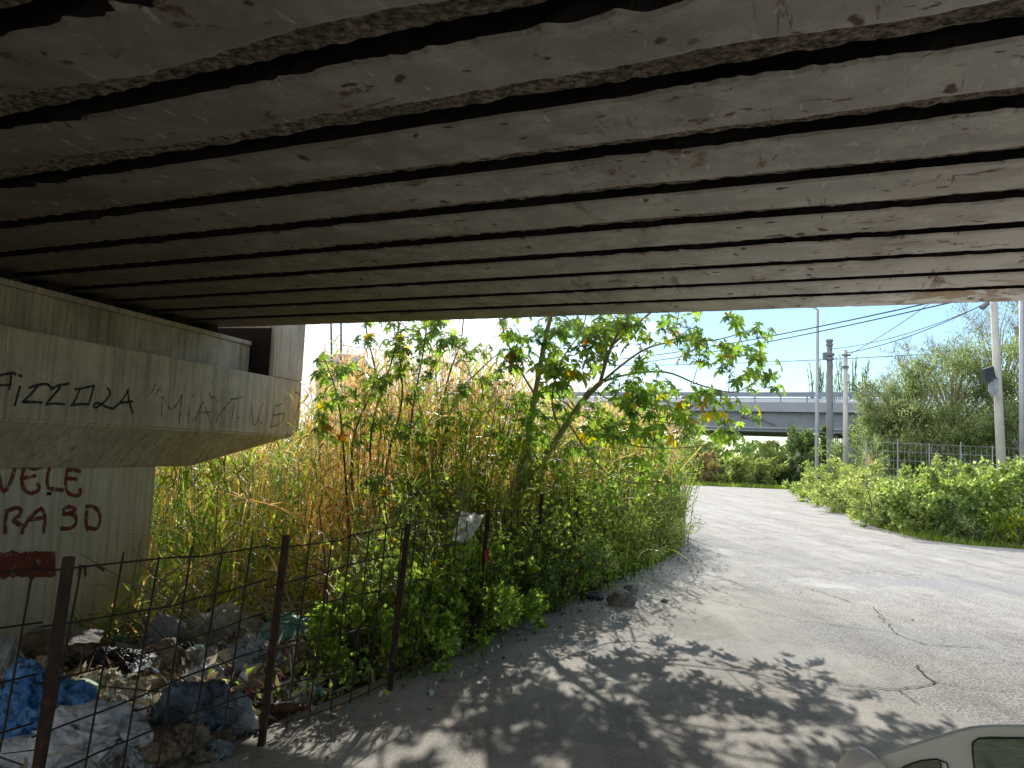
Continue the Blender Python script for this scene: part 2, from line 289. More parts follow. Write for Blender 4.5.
# ------------------------------------------------------------ mesh builder
class MB:
    def __init__(s): s.v = []; s.f = []; s.m = []
    def quad(s, a, b, c, d, m=0):
        i = len(s.v); s.v += [a, b, c, d]; s.f.append((i, i+1, i+2, i+3)); s.m.append(m)
    def box(s, o, X, Y, Z, m=0):
        o = Vector(o); X = Vector(X); Y = Vector(Y); Z = Vector(Z); i = len(s.v)
        for k in (0, 1):
            for (a, b) in ((0, 0), (1, 0), (1, 1), (0, 1)): s.v.append(o + X*a + Y*b + Z*k)
        for f in ((0,3,2,1),(4,5,6,7),(0,1,5,4),(1,2,6,5),(2,3,7,6),(3,0,4,7)):
            s.f.append(tuple(i + q for q in f)); s.m.append(m)
    def tube(s, pts, rad, n=6, m=0, cap=True):
        pts = [Vector(p) for p in pts]; rad = rad if hasattr(rad, '__len__') else [rad]*len(pts)
        i0 = len(s.v); up = None
        for k, p in enumerate(pts):
            d = (pts[min(k+1, len(pts)-1)] - pts[max(k-1, 0)]).normalized()
            if up is None: up = Vector((0, 1, 0)) if abs(d.y) < .9 else Vector((1, 0, 0))
            a = d.cross(up).normalized(); b = a.cross(d).normalized(); up = b
            for j in range(n):
                t = 2*math.pi*j/n; s.v.append(p + (a*math.cos(t) + b*math.sin(t))*rad[k])
        for k in range(len(pts)-1):
            for j in range(n):
                j2 = (j+1) % n
                s.f.append((i0+k*n+j, i0+k*n+j2, i0+(k+1)*n+j2, i0+(k+1)*n+j)); s.m.append(m)
        if cap:
            s.f.append(tuple(i0+j for j in range(n))[::-1]); s.m.append(m)
            e = i0+(len(pts)-1)*n; s.f.append(tuple(e+j for j in range(n))); s.m.append(m)
    def blade(s, p, d, L, w, droop=.5, segs=3, m=0, up=Vector((0, 0, 1))):
        d = d.normalized(); side = d.cross(up)
        if side.length < .01: side = Vector((1, 0, 0))
        side = side.normalized(); side = (side + Vector((U(-.5, .5), U(-.5, .5), U(-.4, .4)))).normalized()
        i = len(s.v); q = p.copy(); dd = d.copy()
        for k in range(segs+1):
            ww = w * (1 - (k/segs)**1.6) * (.6 + .4*min(1, k*2)) + .0005
            s.v += [q - side*ww*.5, q + side*ww*.5]
            q = q + dd*(L/segs); dd = (dd + Vector((0, 0, -droop/segs*1.6))).normalized()
        for k in range(segs): s.f.append((i+2*k, i+2*k+1, i+2*k+3, i+2*k+2)); s.m.append(m)
    def leaf(s, p, d, L, w, m=0):          # folded pointed leaf, two quads
        d = d.normalized(); side = d.cross(Vector((U(-1, 1), U(-1, 1), U(-.3, 1)))).normalized(); n = side.cross(d)
        i = len(s.v); f = n*w*.22
        s.v += [p, p+d*L*.4+side*w*.5+f, p+d*L, p+d*L*.4-side*w*.5+f, p+d*L*.45]
        s.f += [(i, i+1, i+2, i+4), (i, i+4, i+2, i+3)]; s.m += [m, m]
    def star(s, p, nrm, fwd, rad, lobes=7, m=0):   # palmate leaf with pointed lobes
        nrm = nrm.normalized(); fwd = (fwd - nrm*fwd.dot(nrm)); fwd = fwd.normalized() if fwd.length > .01 else Vector((1, 0, 0))
        side = nrm.cross(fwd); c = len(s.v); s.v.append(p)
        rr = []
        for k in range(lobes):
            a = math.radians(-138 + 276*k/(lobes-1)); l = rad*(1 - .42*abs(k-(lobes-1)/2)/((lobes-1)/2))*U(.88, 1.08)
            rr.append((a, l))
        sp = math.radians(276/(lobes-1)/2)
        def P(a, r, dz): return p + (fwd*math.cos(a) + side*math.sin(a))*r + nrm*dz
        notch = []
        for k in range(lobes+1):
            a = rr[0][0]-sp*.8 if k == 0 else (rr[-1][0]+sp*.8 if k == lobes else (rr[k-1][0]+rr[k][0])/2)
            notch.append(len(s.v)); s.v.append(P(a, rad*.33, rad*.06))
        for k in range(lobes):
            a, l = rr[k]; t = len(s.v)
            s.v += [P(a-sp*.62, l*.66, -rad*.02), P(a, l, -rad*U(.1, .3)), P(a+sp*.62, l*.66, -rad*.02)]
            s.f.append((c, notch[k], t, t+1, t+2, notch[k+1])); s.m.append(m)
    def blob(s, c, r, seed=0, amp=.25, freq=2.2, sub=3, flat=None, m=0, crinkle=.0):
        bm = bmesh.new(); bmesh.ops.create_icosphere(bm, subdivisions=sub, radius=1)
        i = len(s.v)
        for v in bm.verts:
            q = v.co.copy(); k = 1 + amp*noise.noise(q*freq+Vector((seed*7.3, seed, 0)))*1.6
            if crinkle: wq = q+Vector((noise.noise(q*2+Vector((seed, 0, 0))), noise.noise(q*2+Vector((0, seed, 0))), noise.noise(q*2+Vector((0, 0, seed)))))*.35; k += crinkle*1.3*(.25-abs(noise.noise(wq*freq*2.4+Vector((seed, 5, 9))))) + crinkle*.8*(.25-abs(noise.noise(wq*freq*6+Vector((seed, 1, 3)))))
            w = Vector((q.x*r[0]*k, q.y*r[1]*k, q.z*r[2]*k))
            if flat is not None and w.z < -flat*r[2]: w.z = -flat*r[2]
            s.v.append(Vector(c)+w)
        for f in bm.faces: s.f.append(tuple(i+v.index for v in f.verts)); s.m.append(m)
        bm.free()
    def build(s, name, mats, parent=None, smooth=False, loc=None):
        me = bpy.data.meshes.new(name)
        off = Vector(loc) if loc is not None else (parent_world(parent) if parent else Vector((0, 0, 0)))
        me.from_pydata([tuple(Vector(v)-off) for v in s.v], [], s.f)
        mats = mats if isinstance(mats, (list, tuple)) else [mats]
        for m in mats: me.materials.append(m)
        if any(s.m): me.polygons.foreach_set('material_index', s.m)
        if smooth: me.polygons.foreach_set('use_smooth', [True]*len(s.f))
        me.update()
        o = bpy.data.objects.new(name, me); COL.objects.link(o)
        if parent: o.parent = parent
        else: o.location = off
        return o
WORLD = {}
def parent_world(o):
    v = Vector((0, 0, 0))
    while o is not None: v += o.location; o = o.parent
    return v
def tag(o, label, cat, group=None):
    o['label'] = label; o['category'] = cat
    if group: o['group'] = group
    return o
def thing(name, loc, label, cat, group=None):
    o = bpy.data.objects.new(name, None); o.empty_display_size = .2; COL.objects.link(o); o.location = loc
    return tag(o, label, cat, group)
def structure(o): o['kind'] = 'structure'; return o
def stuff(o, label, cat): tag(o, label, cat); o['kind'] = 'stuff'; return o
def rdir(up=0.0):
    while True:
        v = Vector((U(-1, 1), U(-1, 1), U(-1, 1)))
        if .05 < v.length < 1: break
    v.normalize(); v.z += up; return v.normalized()

# ------------------------------------------------------------ world and sun
SUN_EL = math.radians(31); SUN_AZ = math.radians(5)           # azimuth to the right of +Y
w = bpy.data.worlds.new('World'); scene.world = w; w.use_nodes = True
nt = w.node_tree; nt.nodes.clear(); wo = N(nt, 'ShaderNodeOutputWorld')
sky = N(nt, 'ShaderNodeTexSky', sky_type='NISHITA'); sky.sun_disc = False; sky.sun_elevation = SUN_EL; sky.sun_rotation = SUN_AZ
sky.air_density = 1.15; sky.dust_density = .1; sky.ozone_density = 2.5
bg = N(nt, 'ShaderNodeBackground'); bg.inputs[1].default_value = .15; nt.links.new(mix(nt, 1.0, sky.outputs[0], (.84, .96, 1.08), 'MULTIPLY'), bg.inputs[0])
tc = N(nt, 'ShaderNodeTexCoord'); mp = N(nt, 'ShaderNodeMapping'); mp.inputs['Scale'].default_value = (1, 1, 3.2); mp.inputs['Location'].default_value = (1.3, .2, .1)
nt.links.new(tc.outputs['Generated'], mp.inputs[0])
cn = noise_t(nt, mp.outputs[0], 2.6, 9, .58, .3)
sx = N(nt, 'ShaderNodeSeparateXYZ'); nt.links.new(tc.outputs['Generated'], sx.inputs[0])
left = N(nt, 'ShaderNodeMapRange'); left.inputs['From Min'].default_value = .30; left.inputs['From Max'].default_value = -.15
left.inputs['To Min'].default_value = -.085; left.inputs['To Max'].default_value = .22; nt.links.new(sx.outputs[0], left.inputs[0])
ad = N(nt, 'ShaderNodeMath', operation='ADD'); nt.links.new(cn, ad.inputs[0]); nt.links.new(left.outputs[0], ad.inputs[1])
low = N(nt, 'ShaderNodeMapRange'); low.inputs['From Min'].default_value = .13; low.inputs['From Max'].default_value = .0
low.inputs['To Min'].default_value = 0; low.inputs['To Max'].default_value = .12; nt.links.new(sx.outputs[2], low.inputs[0])
ad2 = N(nt, 'ShaderNodeMath', operation='ADD'); nt.links.new(ad.outputs[0], ad2.inputs[0]); nt.links.new(low.outputs[0], ad2.inputs[1])
hi = N(nt, 'ShaderNodeMapRange'); hi.inputs['From Min'].default_value = .25; hi.inputs['From Max'].default_value = .6
hi.inputs['To Min'].default_value = 0; hi.inputs['To Max'].default_value = .12; nt.links.new(sx.outputs[2], hi.inputs[0])  # extra overhead cloud out of view, added to raise the fill light
ad3 = N(nt, 'ShaderNodeMath', operation='ADD'); nt.links.new(ad2.outputs[0], ad3.inputs[0]); nt.links.new(hi.outputs[0], ad3.inputs[1])
cf = ramp(nt, ad3.outputs[0], [(.55, 0), (.72, 1)])
bgc = N(nt, 'ShaderNodeBackground'); bgc.inputs[0].default_value = (.93, .95, 1, 1); bgc.inputs[1].default_value = 1.7
ms = N(nt, 'ShaderNodeMixShader'); nt.links.new(cf, ms.inputs[0]); nt.links.new(bg.outputs[0], ms.inputs[1]); nt.links.new(bgc.outputs[0], ms.inputs[2])
nt.links.new(ms.outputs[0], wo.inputs[0])
sd = bpy.data.lights.new('sun', 'SUN'); sd.energy = 5.0; sd.angle = math.radians(.5); sd.color = (1, .955, .88)
so = bpy.data.objects.new('sun', sd); COL.objects.link(so)
sdir = Vector((math.sin(SUN_AZ)*math.cos(SUN_EL), math.cos(SUN_AZ)*math.cos(SUN_EL), math.sin(SUN_EL)))
so.rotation_euler = sdir.to_track_quat('Z', 'Y').to_euler(); so.location = (0, 0, 30)
scene.view_settings.view_transform = 'Standard'; scene.view_settings.look = 'None'; scene.view_settings.exposure = 0
scene.cycles.max_bounces = 5; scene.cycles.diffuse_bounces = 4; scene.cycles.transparent_max_bounces = 8

# ------------------------------------------------------------ ground and road
def axis(lo, hi, step, far):
    a = []; x = lo
    while x <= hi: a.append(x); x += step
    s = step
    while a[-1] < far: s *= 1.35; a.append(a[-1]+s)
    s = step
    while a[0] > -far: s *= 1.35; a.insert(0, a[0]-s)
    return a
xs = axis(-9, 6, .3, 3000); ys = axis(-2, 22, .3, 3000)
g = MB()
for y in ys:
    for x in xs: g.v.append(Vector((x, y, gz(x, y) if abs(x) < 200 and abs(y) < 200 else -.75 if x < 0 else -.02)))
nx = len(xs)
for j in range(len(ys)-1):
    for i in range(nx-1): a = j*nx+i; g.f.append((a, a+1, a+nx+1, a+nx)); g.m.append(0)
structure(g.build('ground', M['ground'], smooth=True))

LE = [(-6.3, -5), (-3.75, 0)] + [(-.30+.483*(y-7.18), y) for y in (2, 4, 6, 8, 10, 11.5)]
for px, py in ((660, 560), (677, 545), (668, 520), (664, 500), (668, 484)): p = onz(px, py, 0); LE.append((p.x, p.y))
REd = [(16, -5), (16, 8), (14.5, 15)]
for px, py in ((1024, 549), (975, 546), (925, 540), (875, 526), (835, 507), (800, 494), (789, 486)): p = onz(px, py, 0); REd.append((p.x, p.y))
def interp(T, y):
    if y <= T[0][1]: return T[0][0]
    for (x0, y0), (x1, y1) in zip(T, T[1:]):
        if y <= y1: return x0 + (x1-x0)*(y-y0)/(y1-y0)
    return T[-1][0]
LE.sort(key=lambda t: t[1]); REd.sort(key=lambda t: t[1])
rd = MB(); rows = []; y = -5; YF = LE[-1][1]
while y < YF: rows.append(y); y += .25 if y < 20 else 1
K = 24
for y in rows:
    l = interp(LE, y) + .12*nz(1.7, y*1.9) + .05*nz(3, y*6); r = interp(REd, y) + .35*nz(7.7, y*.8) + .12*nz(9.7, y*3)
    for k in range(K+1): rd.v.append(Vector((l+(r-l)*k/K, y, .004)))
for j in range(len(rows)-1):
    for k in range(K): a = j*(K+1)+k; rd.f.append((a, a+1, a+K+2, a+K+1)); rd.m.append(0)
road = structure(rd.build('road', M['road']))
def flatpatch(name, pts, z, mat, parent=None, jag=.16):
    b = MB(); P = []
    for a, c in zip(pts, pts[1:]+pts[:1]):
        A = onz(*a, 0); C = onz(*c, 0); n = max(2, int((C-A).length/.15))
        for k in range(n):
            q = A.lerp(C, k/n); P.append(Vector((q.x+jag*nz(q.x*4, q.y*4, 3)*2, q.y+jag*nz(q.x*4, q.y*4, 8)*2, z)))
    b.v = P; b.f.append(tuple(range(len(P)))); b.m.append(0)
    return b.build(name, mat, parent)
def crack(pts, w):
    b = MB(); P = []
    for a, c in zip(pts, pts[1:]):
        A = onz(*a, 0); C = onz(*c, 0); n = max(2, int((C-A).length/.06))
        for k in range(n): q = A.lerp(C, k/n); P.append(q + Vector((nz(q.x*7, q.y*7)*.06, nz(q.x*7, q.y*7, 5)*.06, .013)))
    for a, c in zip(P, P[1:]):
        d = (c-a).normalized(); s = Vector((-d.y, d.x, 0))*w*U(.4, 1.2); b.quad(a-s, c-s, c+s, a+s)
    b.build('crack', M['crack'], road)
crack([(839, 684), (877, 689), (900, 691), (935, 684), (920, 669), (914, 664)], .011)
crack([(796, 620), (830, 625), (895, 634), (925, 646), (950, 647), (990, 650)], .007)
crack([(935, 684), (980, 690), (1024, 692)], .005)
crack([(725, 600), (760, 612), (796, 620)], .004)
crack([(640, 560), (700, 573), (790, 600), (850, 607)], .004)
crack([(895, 634), (885, 622), (872, 607)], .006)
crack([(650, 575), (700, 584), (735, 597)], .005)
crack([(805, 588), (862, 606)], .007)
crack([(900, 691), (912, 702), (930, 708)], .004)
crack([(690, 520), (760, 530), (840, 541), (1000, 556)], .012)

# ------------------------------------------------------------ near bridge
UU = Vector((-math.cos(math.radians(24)), math.sin(math.radians(24)), 0)); VV = Vector((math.sin(math.radians(24)), math.cos(math.radians(24)), 0))
def uv(a, v, z): return UU*a + VV*v + Vector((0, 0, z))
LO = Vector((-5.5, 8.4, 0)); PW = Vector((.26, .966, 0)).normalized(); PN = Vector((PW.y, -PW.x, 0))
def a_end(v):      # where a line of constant v meets the pier ledge
    # a*UU + v*VV = LO + t*PW
    q = LO - VV*v; det = UU.x*(-PW.y) + PW.x*UU.y
    return (q.x*(-PW.y) + PW.x*q.y)/det
bridge = thing('road_bridge', uv(0, 3, 3.5), 'low concrete bridge of parallel beams overhead with crumbling undersides and dark gaps', 'bridge')
PITCH = .72; Z0 = 3.5
for k in range(17):
    v1 = 9.20 - PITCH*k; v0 = v1 - PITCH
    gap = .092 if k else .0
    vn = v0 + .125*.5 + .02; vf = v1 - gap*.5
    aL = a_end(v1) + .28; aR = -8.6; n = 760
    b = MB(); roughw = (.045 + .10*sm(3, 9, k)) * (1 + .3*math.sin(k*1.7))
    if k == 0: roughw = .05
    for i in range(n+1):
        a = aR + (aL-aR)*i/n
        # scalloped lip of squeezed mortar along the near edge
        j = (1-abs(nz(a*3.6, k*9.1))*2.6)*.8 + (1-abs(nz(a*10.5, k*5.3))*2.6)*.4
        near = max(0, min(1, k/9)); lip = (.022 + .040*near)*(j - .35)*(.35+2.0*abs(nz(a*.6, k*2.2)))
        e0 = vn - lip; rw = roughw*(1+.5*nz(a*1.1, k*3.3)) + .02*nz(a*9, k*2)
        zl = Z0 - .010*j*near - .004*k*0
        kk = [(vn+.03, Z0+.46), (vn-.005, Z0+.06), (e0, zl+.012), (e0+.025, zl), (vn+.12, Z0), (vf-rw-.02, Z0+.002*nz(a*5, k)),
              (vf-rw, Z0+.006), (vf-rw*.5, Z0+.012+.012*nz(a*14, k*4.4)), (vf-.012, Z0+.02+.016*nz(a*11, k*7.7)), (vf+.022*nz(a*6, k)+.012*nz(a*19, k), Z0+.05), (vf-.02, Z0+.46)]
        for (v, z) in kk: b.v.append(uv(a, v, z))
    m = len(kk)
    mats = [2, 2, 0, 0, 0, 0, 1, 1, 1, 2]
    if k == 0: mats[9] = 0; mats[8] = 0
    for i in range(n):
        for j in range(m-1):
            p = i*m+j; b.f.append((p, p+1, p+m+1, p+m)); b.m.append(mats[j])
    b.f.append(tuple(range((n)*m, (n+1)*m))); b.m.append(0)
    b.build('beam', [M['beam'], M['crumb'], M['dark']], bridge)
b = MB(); b.box(uv(-8.6, 9.2-17*PITCH, Z0+.465), UU*21, VV*17*PITCH, (0, 0, .45)); b.build('deck_slab', M['deck'], bridge)
b = MB(); b.box(uv(-8.6, 9.0, Z0+.92), UU*21, VV*.22, (0, 0, .35)); b.build('kerb_beam', M['deck'], bridge)
b = MB()
for i in range(14): b.box(uv(-8.3+i*1.5, 9.07, Z0+1.27), UU*.06, VV*.06, (0, 0, .8))
for z in (.5, .78): b.box(uv(-8.6, 9.085, Z0+1.27+z), UU*21, VV*.03, (0, 0, .04))
b.build('railing', M['rust'], bridge)
b = MB()   # unseen next span beyond the pier, added to keep light out
for k in range(17):
    v1 = 9.20 - PITCH*k; a0 = a_end(v1)+.36; b.box(uv(a0, v1-PITCH+.08, Z0), UU*6, VV*(PITCH-.12), (0, 0, .455))
b.build('added_unseen_span', M['beam'], bridge)

# ------------------------------------------------------------ pier
FO = LO + PN*.45                                  # main face plane of the cap
def pf(t, inset, z): return FO + PW*t - PN*inset + Vector((0, 0, z))
pier = thing('bridge_pier', pf(0, 1, -.8), 'beige concrete hammerhead bridge pier covered in black and red graffiti', 'pier')
def prism(name, prof_a, prof_b, mat, bevel=.015):
    b = MB(); n = len(prof_a); b.v = list(prof_a)+list(prof_b)
    for i in range(n): j = (i+1) % n; b.f.append((i, j, n+j, n+i)); b.m.append(0)
    b.f.append(tuple(range(n))[::-1]); b.m.append(0); b.f.append(tuple(range(n, 2*n))); b.m.append(0)
    o = b.build(name, mat, pier)
    bm = bmesh.new(); bm.from_mesh(o.data); bmesh.ops.recalc_face_normals(bm, faces=bm.faces); bmesh.ops.bevel(bm, geom=bm.edges[:], offset=bevel, segments=2, affect='EDGES'); bm.to_mesh(o.data); bm.free()
    return o
T1 = 5.35
zt = 2.80; zb = 1.85; zs = 1.33
# cap: side profile along t with cantilever end, extruded through its thickness with sloping soffit
cap = MB(); N1 = 40
prof = [(-9, zs), (3.1, zs), (T1, zb-.02)]
front = [pf(-9, 0, zb), pf(T1-.14, 0, zb), pf(T1, 0, zb+.14), pf(T1, 0, zt), pf(-9, 0, zt)]
cap.v = [pf(-9, 0, zt), pf(T1, 0, zt), pf(T1, 0, zb+.12), pf(T1-.16, 0, zb), pf(-9, 0, zb),          # 0-4 front
         pf(-9, .42, zs), pf(3.1, .42, zs), pf(T1-.22, .42, zb-.03),                                   # 5-7 soffit front line
         pf(-9, 1.7, zs), pf(3.1, 1.7, zs), pf(T1-.22, 1.7, zb-.03),                                   # 8-10 soffit back line
         pf(-9, 2.1, zb), pf(T1-.16, 2.1, zb), pf(T1, 2.1, zb+.12), pf(T1, 2.1, zt), pf(-9, 2.1, zt)]  # 11-15 back
cap.f = [(0, 4, 3, 2, 1), (4, 5, 6, 3), (3, 6, 7), (5, 8, 9, 6), (6, 9, 10, 7), (8, 11, 12, 9), (9, 12, 10), (11, 15, 14, 13, 12),
         (3, 7, 10, 12), (2, 3, 12, 13), (1, 2, 13, 14), (0, 1, 14, 15), (0, 15, 11, 8, 5, 4)]
cap.m = [0]*len(cap.f)
o = cap.build('cap_beam', M['pier'], pier)
bm = bmesh.new(); bm.from_mesh(o.data); bmesh.ops.recalc_face_normals(bm, faces=bm.faces); bmesh.ops.bevel(bm, geom=bm.edges[:], offset=.018, segments=2, affect='EDGES'); bm.to_mesh(o.data); bm.free()
def bx(name, t0, t1, i0, i1, z0, z1, mat, bev=.012):
    return prism(name, [pf(t0, i0, z0), pf(t0, i1, z0), pf(t0, i1, z1), pf(t0, i0, z1)], [pf(t1, i0, z0), pf(t1, i1, z0), pf(t1, i1, z1), pf(t1, i0, z1)], mat, bev)
bx('column', -5, 2.42, .45, 1.65, -1.2, zs+.003, M['column'], .02)
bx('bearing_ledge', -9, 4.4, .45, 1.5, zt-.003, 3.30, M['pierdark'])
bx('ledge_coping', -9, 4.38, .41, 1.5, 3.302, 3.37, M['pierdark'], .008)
for k in range(17):
    v1 = 9.2-PITCH*k; p = uv(a_end(v1)+.15, v1-PITCH*.5, 3.372)
    t = (p-FO).dot(PW); ins = -(p-FO).dot(PN)
    bx('bearing_pad', t-.14, t+.14, .52, .9, 3.374, 3.496, M['dark'], .004)
bx('painted_shade', 4.395, 4.414, .08, 1.5, zt+.004, 3.6, M['dark'], .002)  # near-black sheet over the cheek's near face, standing in for shade
bx('cheek_block', 4.42, T1-.003, .003, 1.5, zt+.004, 4.05, M['pier'], .012)
# writing -------------------------------------------------
def strokes(name, lines, ox, oy, sc, plane_inset, w, mat):
    gr = []
    for ln in lines:
        lo = min(p[0] for p in ln); hi = max(p[0] for p in ln); hit = [g_ for g_ in gr if lo < g_[1]-2 and hi > g_[0]+2]
        ny = [lo, hi, [ln]]
        for g_ in hit: ny = [min(ny[0], g_[0]), max(ny[1], g_[1]), ny[2]+g_[2]]; gr.remove(g_)
        gr.append(ny)
    for g_ in gr: strokes1(name, g_[2], ox, oy, sc, plane_inset, w, mat)
def strokes1(name, lines, ox, oy, sc, plane_inset, w, mat):
    o3 = pf(0, plane_inset, 0)+PN*.004; b = MB()
    for ln in lines:
        P = [onplane(ox+x/sc, oy+y/sc, o3, PN) for x, y in ln]
        Q = []
        for i in range(len(P)-1):
            for k in range(4):
                t = k/4; p0 = P[max(i-1, 0)]; p1 = P[i]; p2 = P[i+1]; p3 = P[min(i+2, len(P)-1)]
                Q.append(.5*((2*p1)+(p2-p0)*t+(2*p0-5*p1+4*p2-p3)*t*t+(3*p1-p0-3*p2+p3)*t**3) if len(P) > 2 else p1.lerp(p2, t))
        Q.append(P[-1]); idx = []
        for i, q in enumerate(Q):
            d = (Q[min(i+1, len(Q)-1)]-Q[max(i-1, 0)])
            d = d.normalized() if d.length > 1e-5 else Vector((0, 0, 1)); s = d.cross(PN).normalized()*w*.5*U(.8, 1.15)
            e = d*(w*.3) if i == len(Q)-1 else (-d*(w*.3) if i == 0 else Vector((0, 0, 0)))
            idx.append(len(b.v)); b.v += [q-s+e, q+s+e]
        for i in range(len(Q)-1): b.f.append((idx[i], idx[i]+1, idx[i+1]+1, idx[i+1])); b.m.append(0)
    b.build(name, mat, pier)
strokes('black_letter', [[(-20, 100), (10, 96), (78, 82), (100, 92)], [(72, 90), (68, 140), (58, 185)], [(-10, 163), (70, 158)], [(122, 97), (138, 104)],
    [(128, 170), (112, 230), (95, 290)], [(185, 180), (240, 160), (300, 155), (325, 175)], [(240, 170), (200, 215), (148, 268)], [(148, 270), (210, 268), (270, 272)],
    [(325, 188), (370, 165), (440, 152)], [(385, 175), (340, 230), (300, 275)], [(295, 285), (350, 278), (412, 284)],
    [(480, 188), (540, 178), (602, 165)], [(602, 165), (585, 230), (568, 285)], [(510, 190), (490, 240), (460, 292)], [(460, 292), (510, 282), (568, 284)],
    [(690, 180), (705, 215), (670, 265), (615, 305), (600, 290), (625, 275), (680, 300), (725, 312)], [(725, 312), (780, 260), (822, 190)], [(815, 195), (830, 270), (850, 340)], [(770, 275), (848, 265)]],
    0, 360, 6.4, 0, .030, M['black_paint'])
strokes('faded_letter', [[(85, 85), (65, 132)], [(115, 95), (88, 145)], [(122, 270), (128, 150)], [(128, 150), (180, 225), (240, 145)], [(240, 145), (222, 305)], [(280, 205), (275, 300)], [(298, 140), (304, 152)],
    [(360, 180), (310, 295)], [(360, 180), (402, 298)], [(325, 240), (405, 240)], [(395, 130), (408, 160), (420, 150)], [(420, 150), (438, 180)], [(445, 245), (435, 300)], [(455, 250), (535, 160), (520, 295)], [(535, 165), (582, 153)], [(556, 270), (564, 274)],
    [(632, 190), (652, 318), (700, 185)], [(685, 300), (692, 302)], [(770, 205), (745, 325)], [(770, 205), (812, 192)], [(762, 258), (825, 245)], [(745, 325), (800, 300), (825, 255)], [(838, 308), (846, 310)],
    [(880, 125), (910, 140), (920, 175), (880, 260), (895, 295)], [(838, 360), (860, 380)]],
    140, 370, 5.689, 0, .024, M['grey_paint'])
strokes('red_letter', [[(-30, 60), (-5, 200), (30, 310), (90, 230), (135, 75)], [(235, 95), (290, 118), (350, 100)], [(205, 110), (185, 220), (215, 305), (280, 325), (335, 290), (320, 250)], [(195, 198), (300, 178)],
    [(430, 90), (405, 190), (410, 275), (450, 290), (535, 300)], [(570, 130), (620, 128), (685, 138)], [(575, 130), (560, 230), (580, 320), (640, 348), (685, 335), (682, 290)], [(570, 200), (650, 205)],
    [(60, 480), (45, 570), (45, 665)], [(55, 480), (140, 450), (180, 475), (160, 520), (115, 550), (150, 585), (195, 610), (190, 665)], [(195, 640), (260, 530), (350, 455)], [(350, 455), (385, 520), (375, 660)], [(240, 555), (370, 535)],
    [(540, 470), (590, 440), (640, 465), (580, 500), (540, 500)], [(580, 500), (640, 520), (650, 580), (600, 625), (525, 628)],
    [(740, 480), (735, 560), (745, 640)], [(735, 440), (790, 440), (840, 480), (855, 560), (820, 630), (730, 610)]],
    0, 455, 8.533, .45, .050, M['red_paint'])
strokes('green_spot', [[(405, 330), (432, 330)]], 0, 455, 8.533, .45, .04, mat_simple('dark green paint', (.01, .03, .015), (.015, .05, .02)))
# red painted band
b = MB(); o3 = pf(0, .45, 0)+PN*.003
top = [onplane(x*.5, 551.5+3*nz(x*.06, 1)+1.6*nz(x*.4, 2), o3, PN) for x in range(-120, 112)]; bot = [onplane(x*.5, 577.5+4*nz(x*.07, 5)+2.2*nz(x*.45, 6), o3, PN) for x in range(-120, 112)]
for i in range(len(top)-1): b.quad(bot[i], bot[i+1], top[i+1], top[i])
b.build('red_painted_band', M['red_paint'], pier)
strokes('faint_red_mark', [[(450, 560), (500, 590)], [(300, 555), (290, 640)], [(340, 560), (345, 640)]], 45, 500, 8.5, .45, .05, M['red_paint'])

# ------------------------------------------------------------ far bridge
D = 64
def fb(px, py): return at(px, py, D)
far = thing('road_bridge', at(780, 440, D), 'grey far road bridge with steel guard rail crossing beyond the end of the road', 'bridge')
xl = at(200, 400, D).x; xr = at(905, 400, D).x
def hz(py, px=780): return at(px, py, D).z
def slab(name, py0, py1, y0, y1, mat, x0=xl, x1=xr):
    z0 = hz(py1); z1 = hz(py0); b = MB(); b.box((x0, D+y0, z0), (x1-x0, 0, 0), (0, y1-y0, 0), (0, 0, z1-z0)); return b.build(name, mat, far)
slab('deck_edge', 402.5, 412, -.35, 8, M['girder_edge'])
slab('girder', 412.3, 432, 0, .5, M['girder']); slab('girder_flange', 427.5, 429, -.1, -.01, M['girder_edge'])
slab('girder', 412.3, 434, 7, 7.5, M['girder']); slab('deck_soffit', 412.4, 420, .51, 6.9, M['deck'])
slab('guard_rail', 392, 396.6, .1, .2, M['rail']); slab('white_barrier', 398.0, 402.3, 1.0, 1.3, M['white']); slab('back_rail', 391, 395, 7.2, 7.4, M['rail'])
for i in range(28):
    b = MB(); b.box((xl+i*(xr-xl)/28, D+.21, hz(402.4)), (.1, 0, 0), (0, .1, 0), (0, 0, hz(392.5)-hz(402.4))); b.build('rail_post', M['rail'], far)
for px in (792, 560):
    p = at(px, 440, D); b = MB(); b.tube([(p.x, D+1.5, -.5), (p.x, D+1.5, hz(433)-.6)], .45, 16); b.tube([(p.x, D+5.5, -.5), (p.x, D+5.5, hz(433)-.6)], .45, 16)
    b.box((p.x-.5, D+.6, hz(433)-.6), (1, 0, 0), (0, 6, 0), (0, 0, .6)); b.build('pier', M['pole_pale'], far, True)
pa = at(838, 440, D); b = MB(); b.box((pa.x, D+.2, -.5), (12, 0, 0), (0, 7, 0), (0, 0, hz(412.5)+.5)); b.build('abutment', M['girder'], far)
b = MB(); z0 = hz(450); b.tube([fb(758, 416)+Vector((0, -.16, 0)), fb(776, 425)+Vector((0, -.16, 0))], .07, 5); b.build('drain_pipe', M['pole_dark'], far)

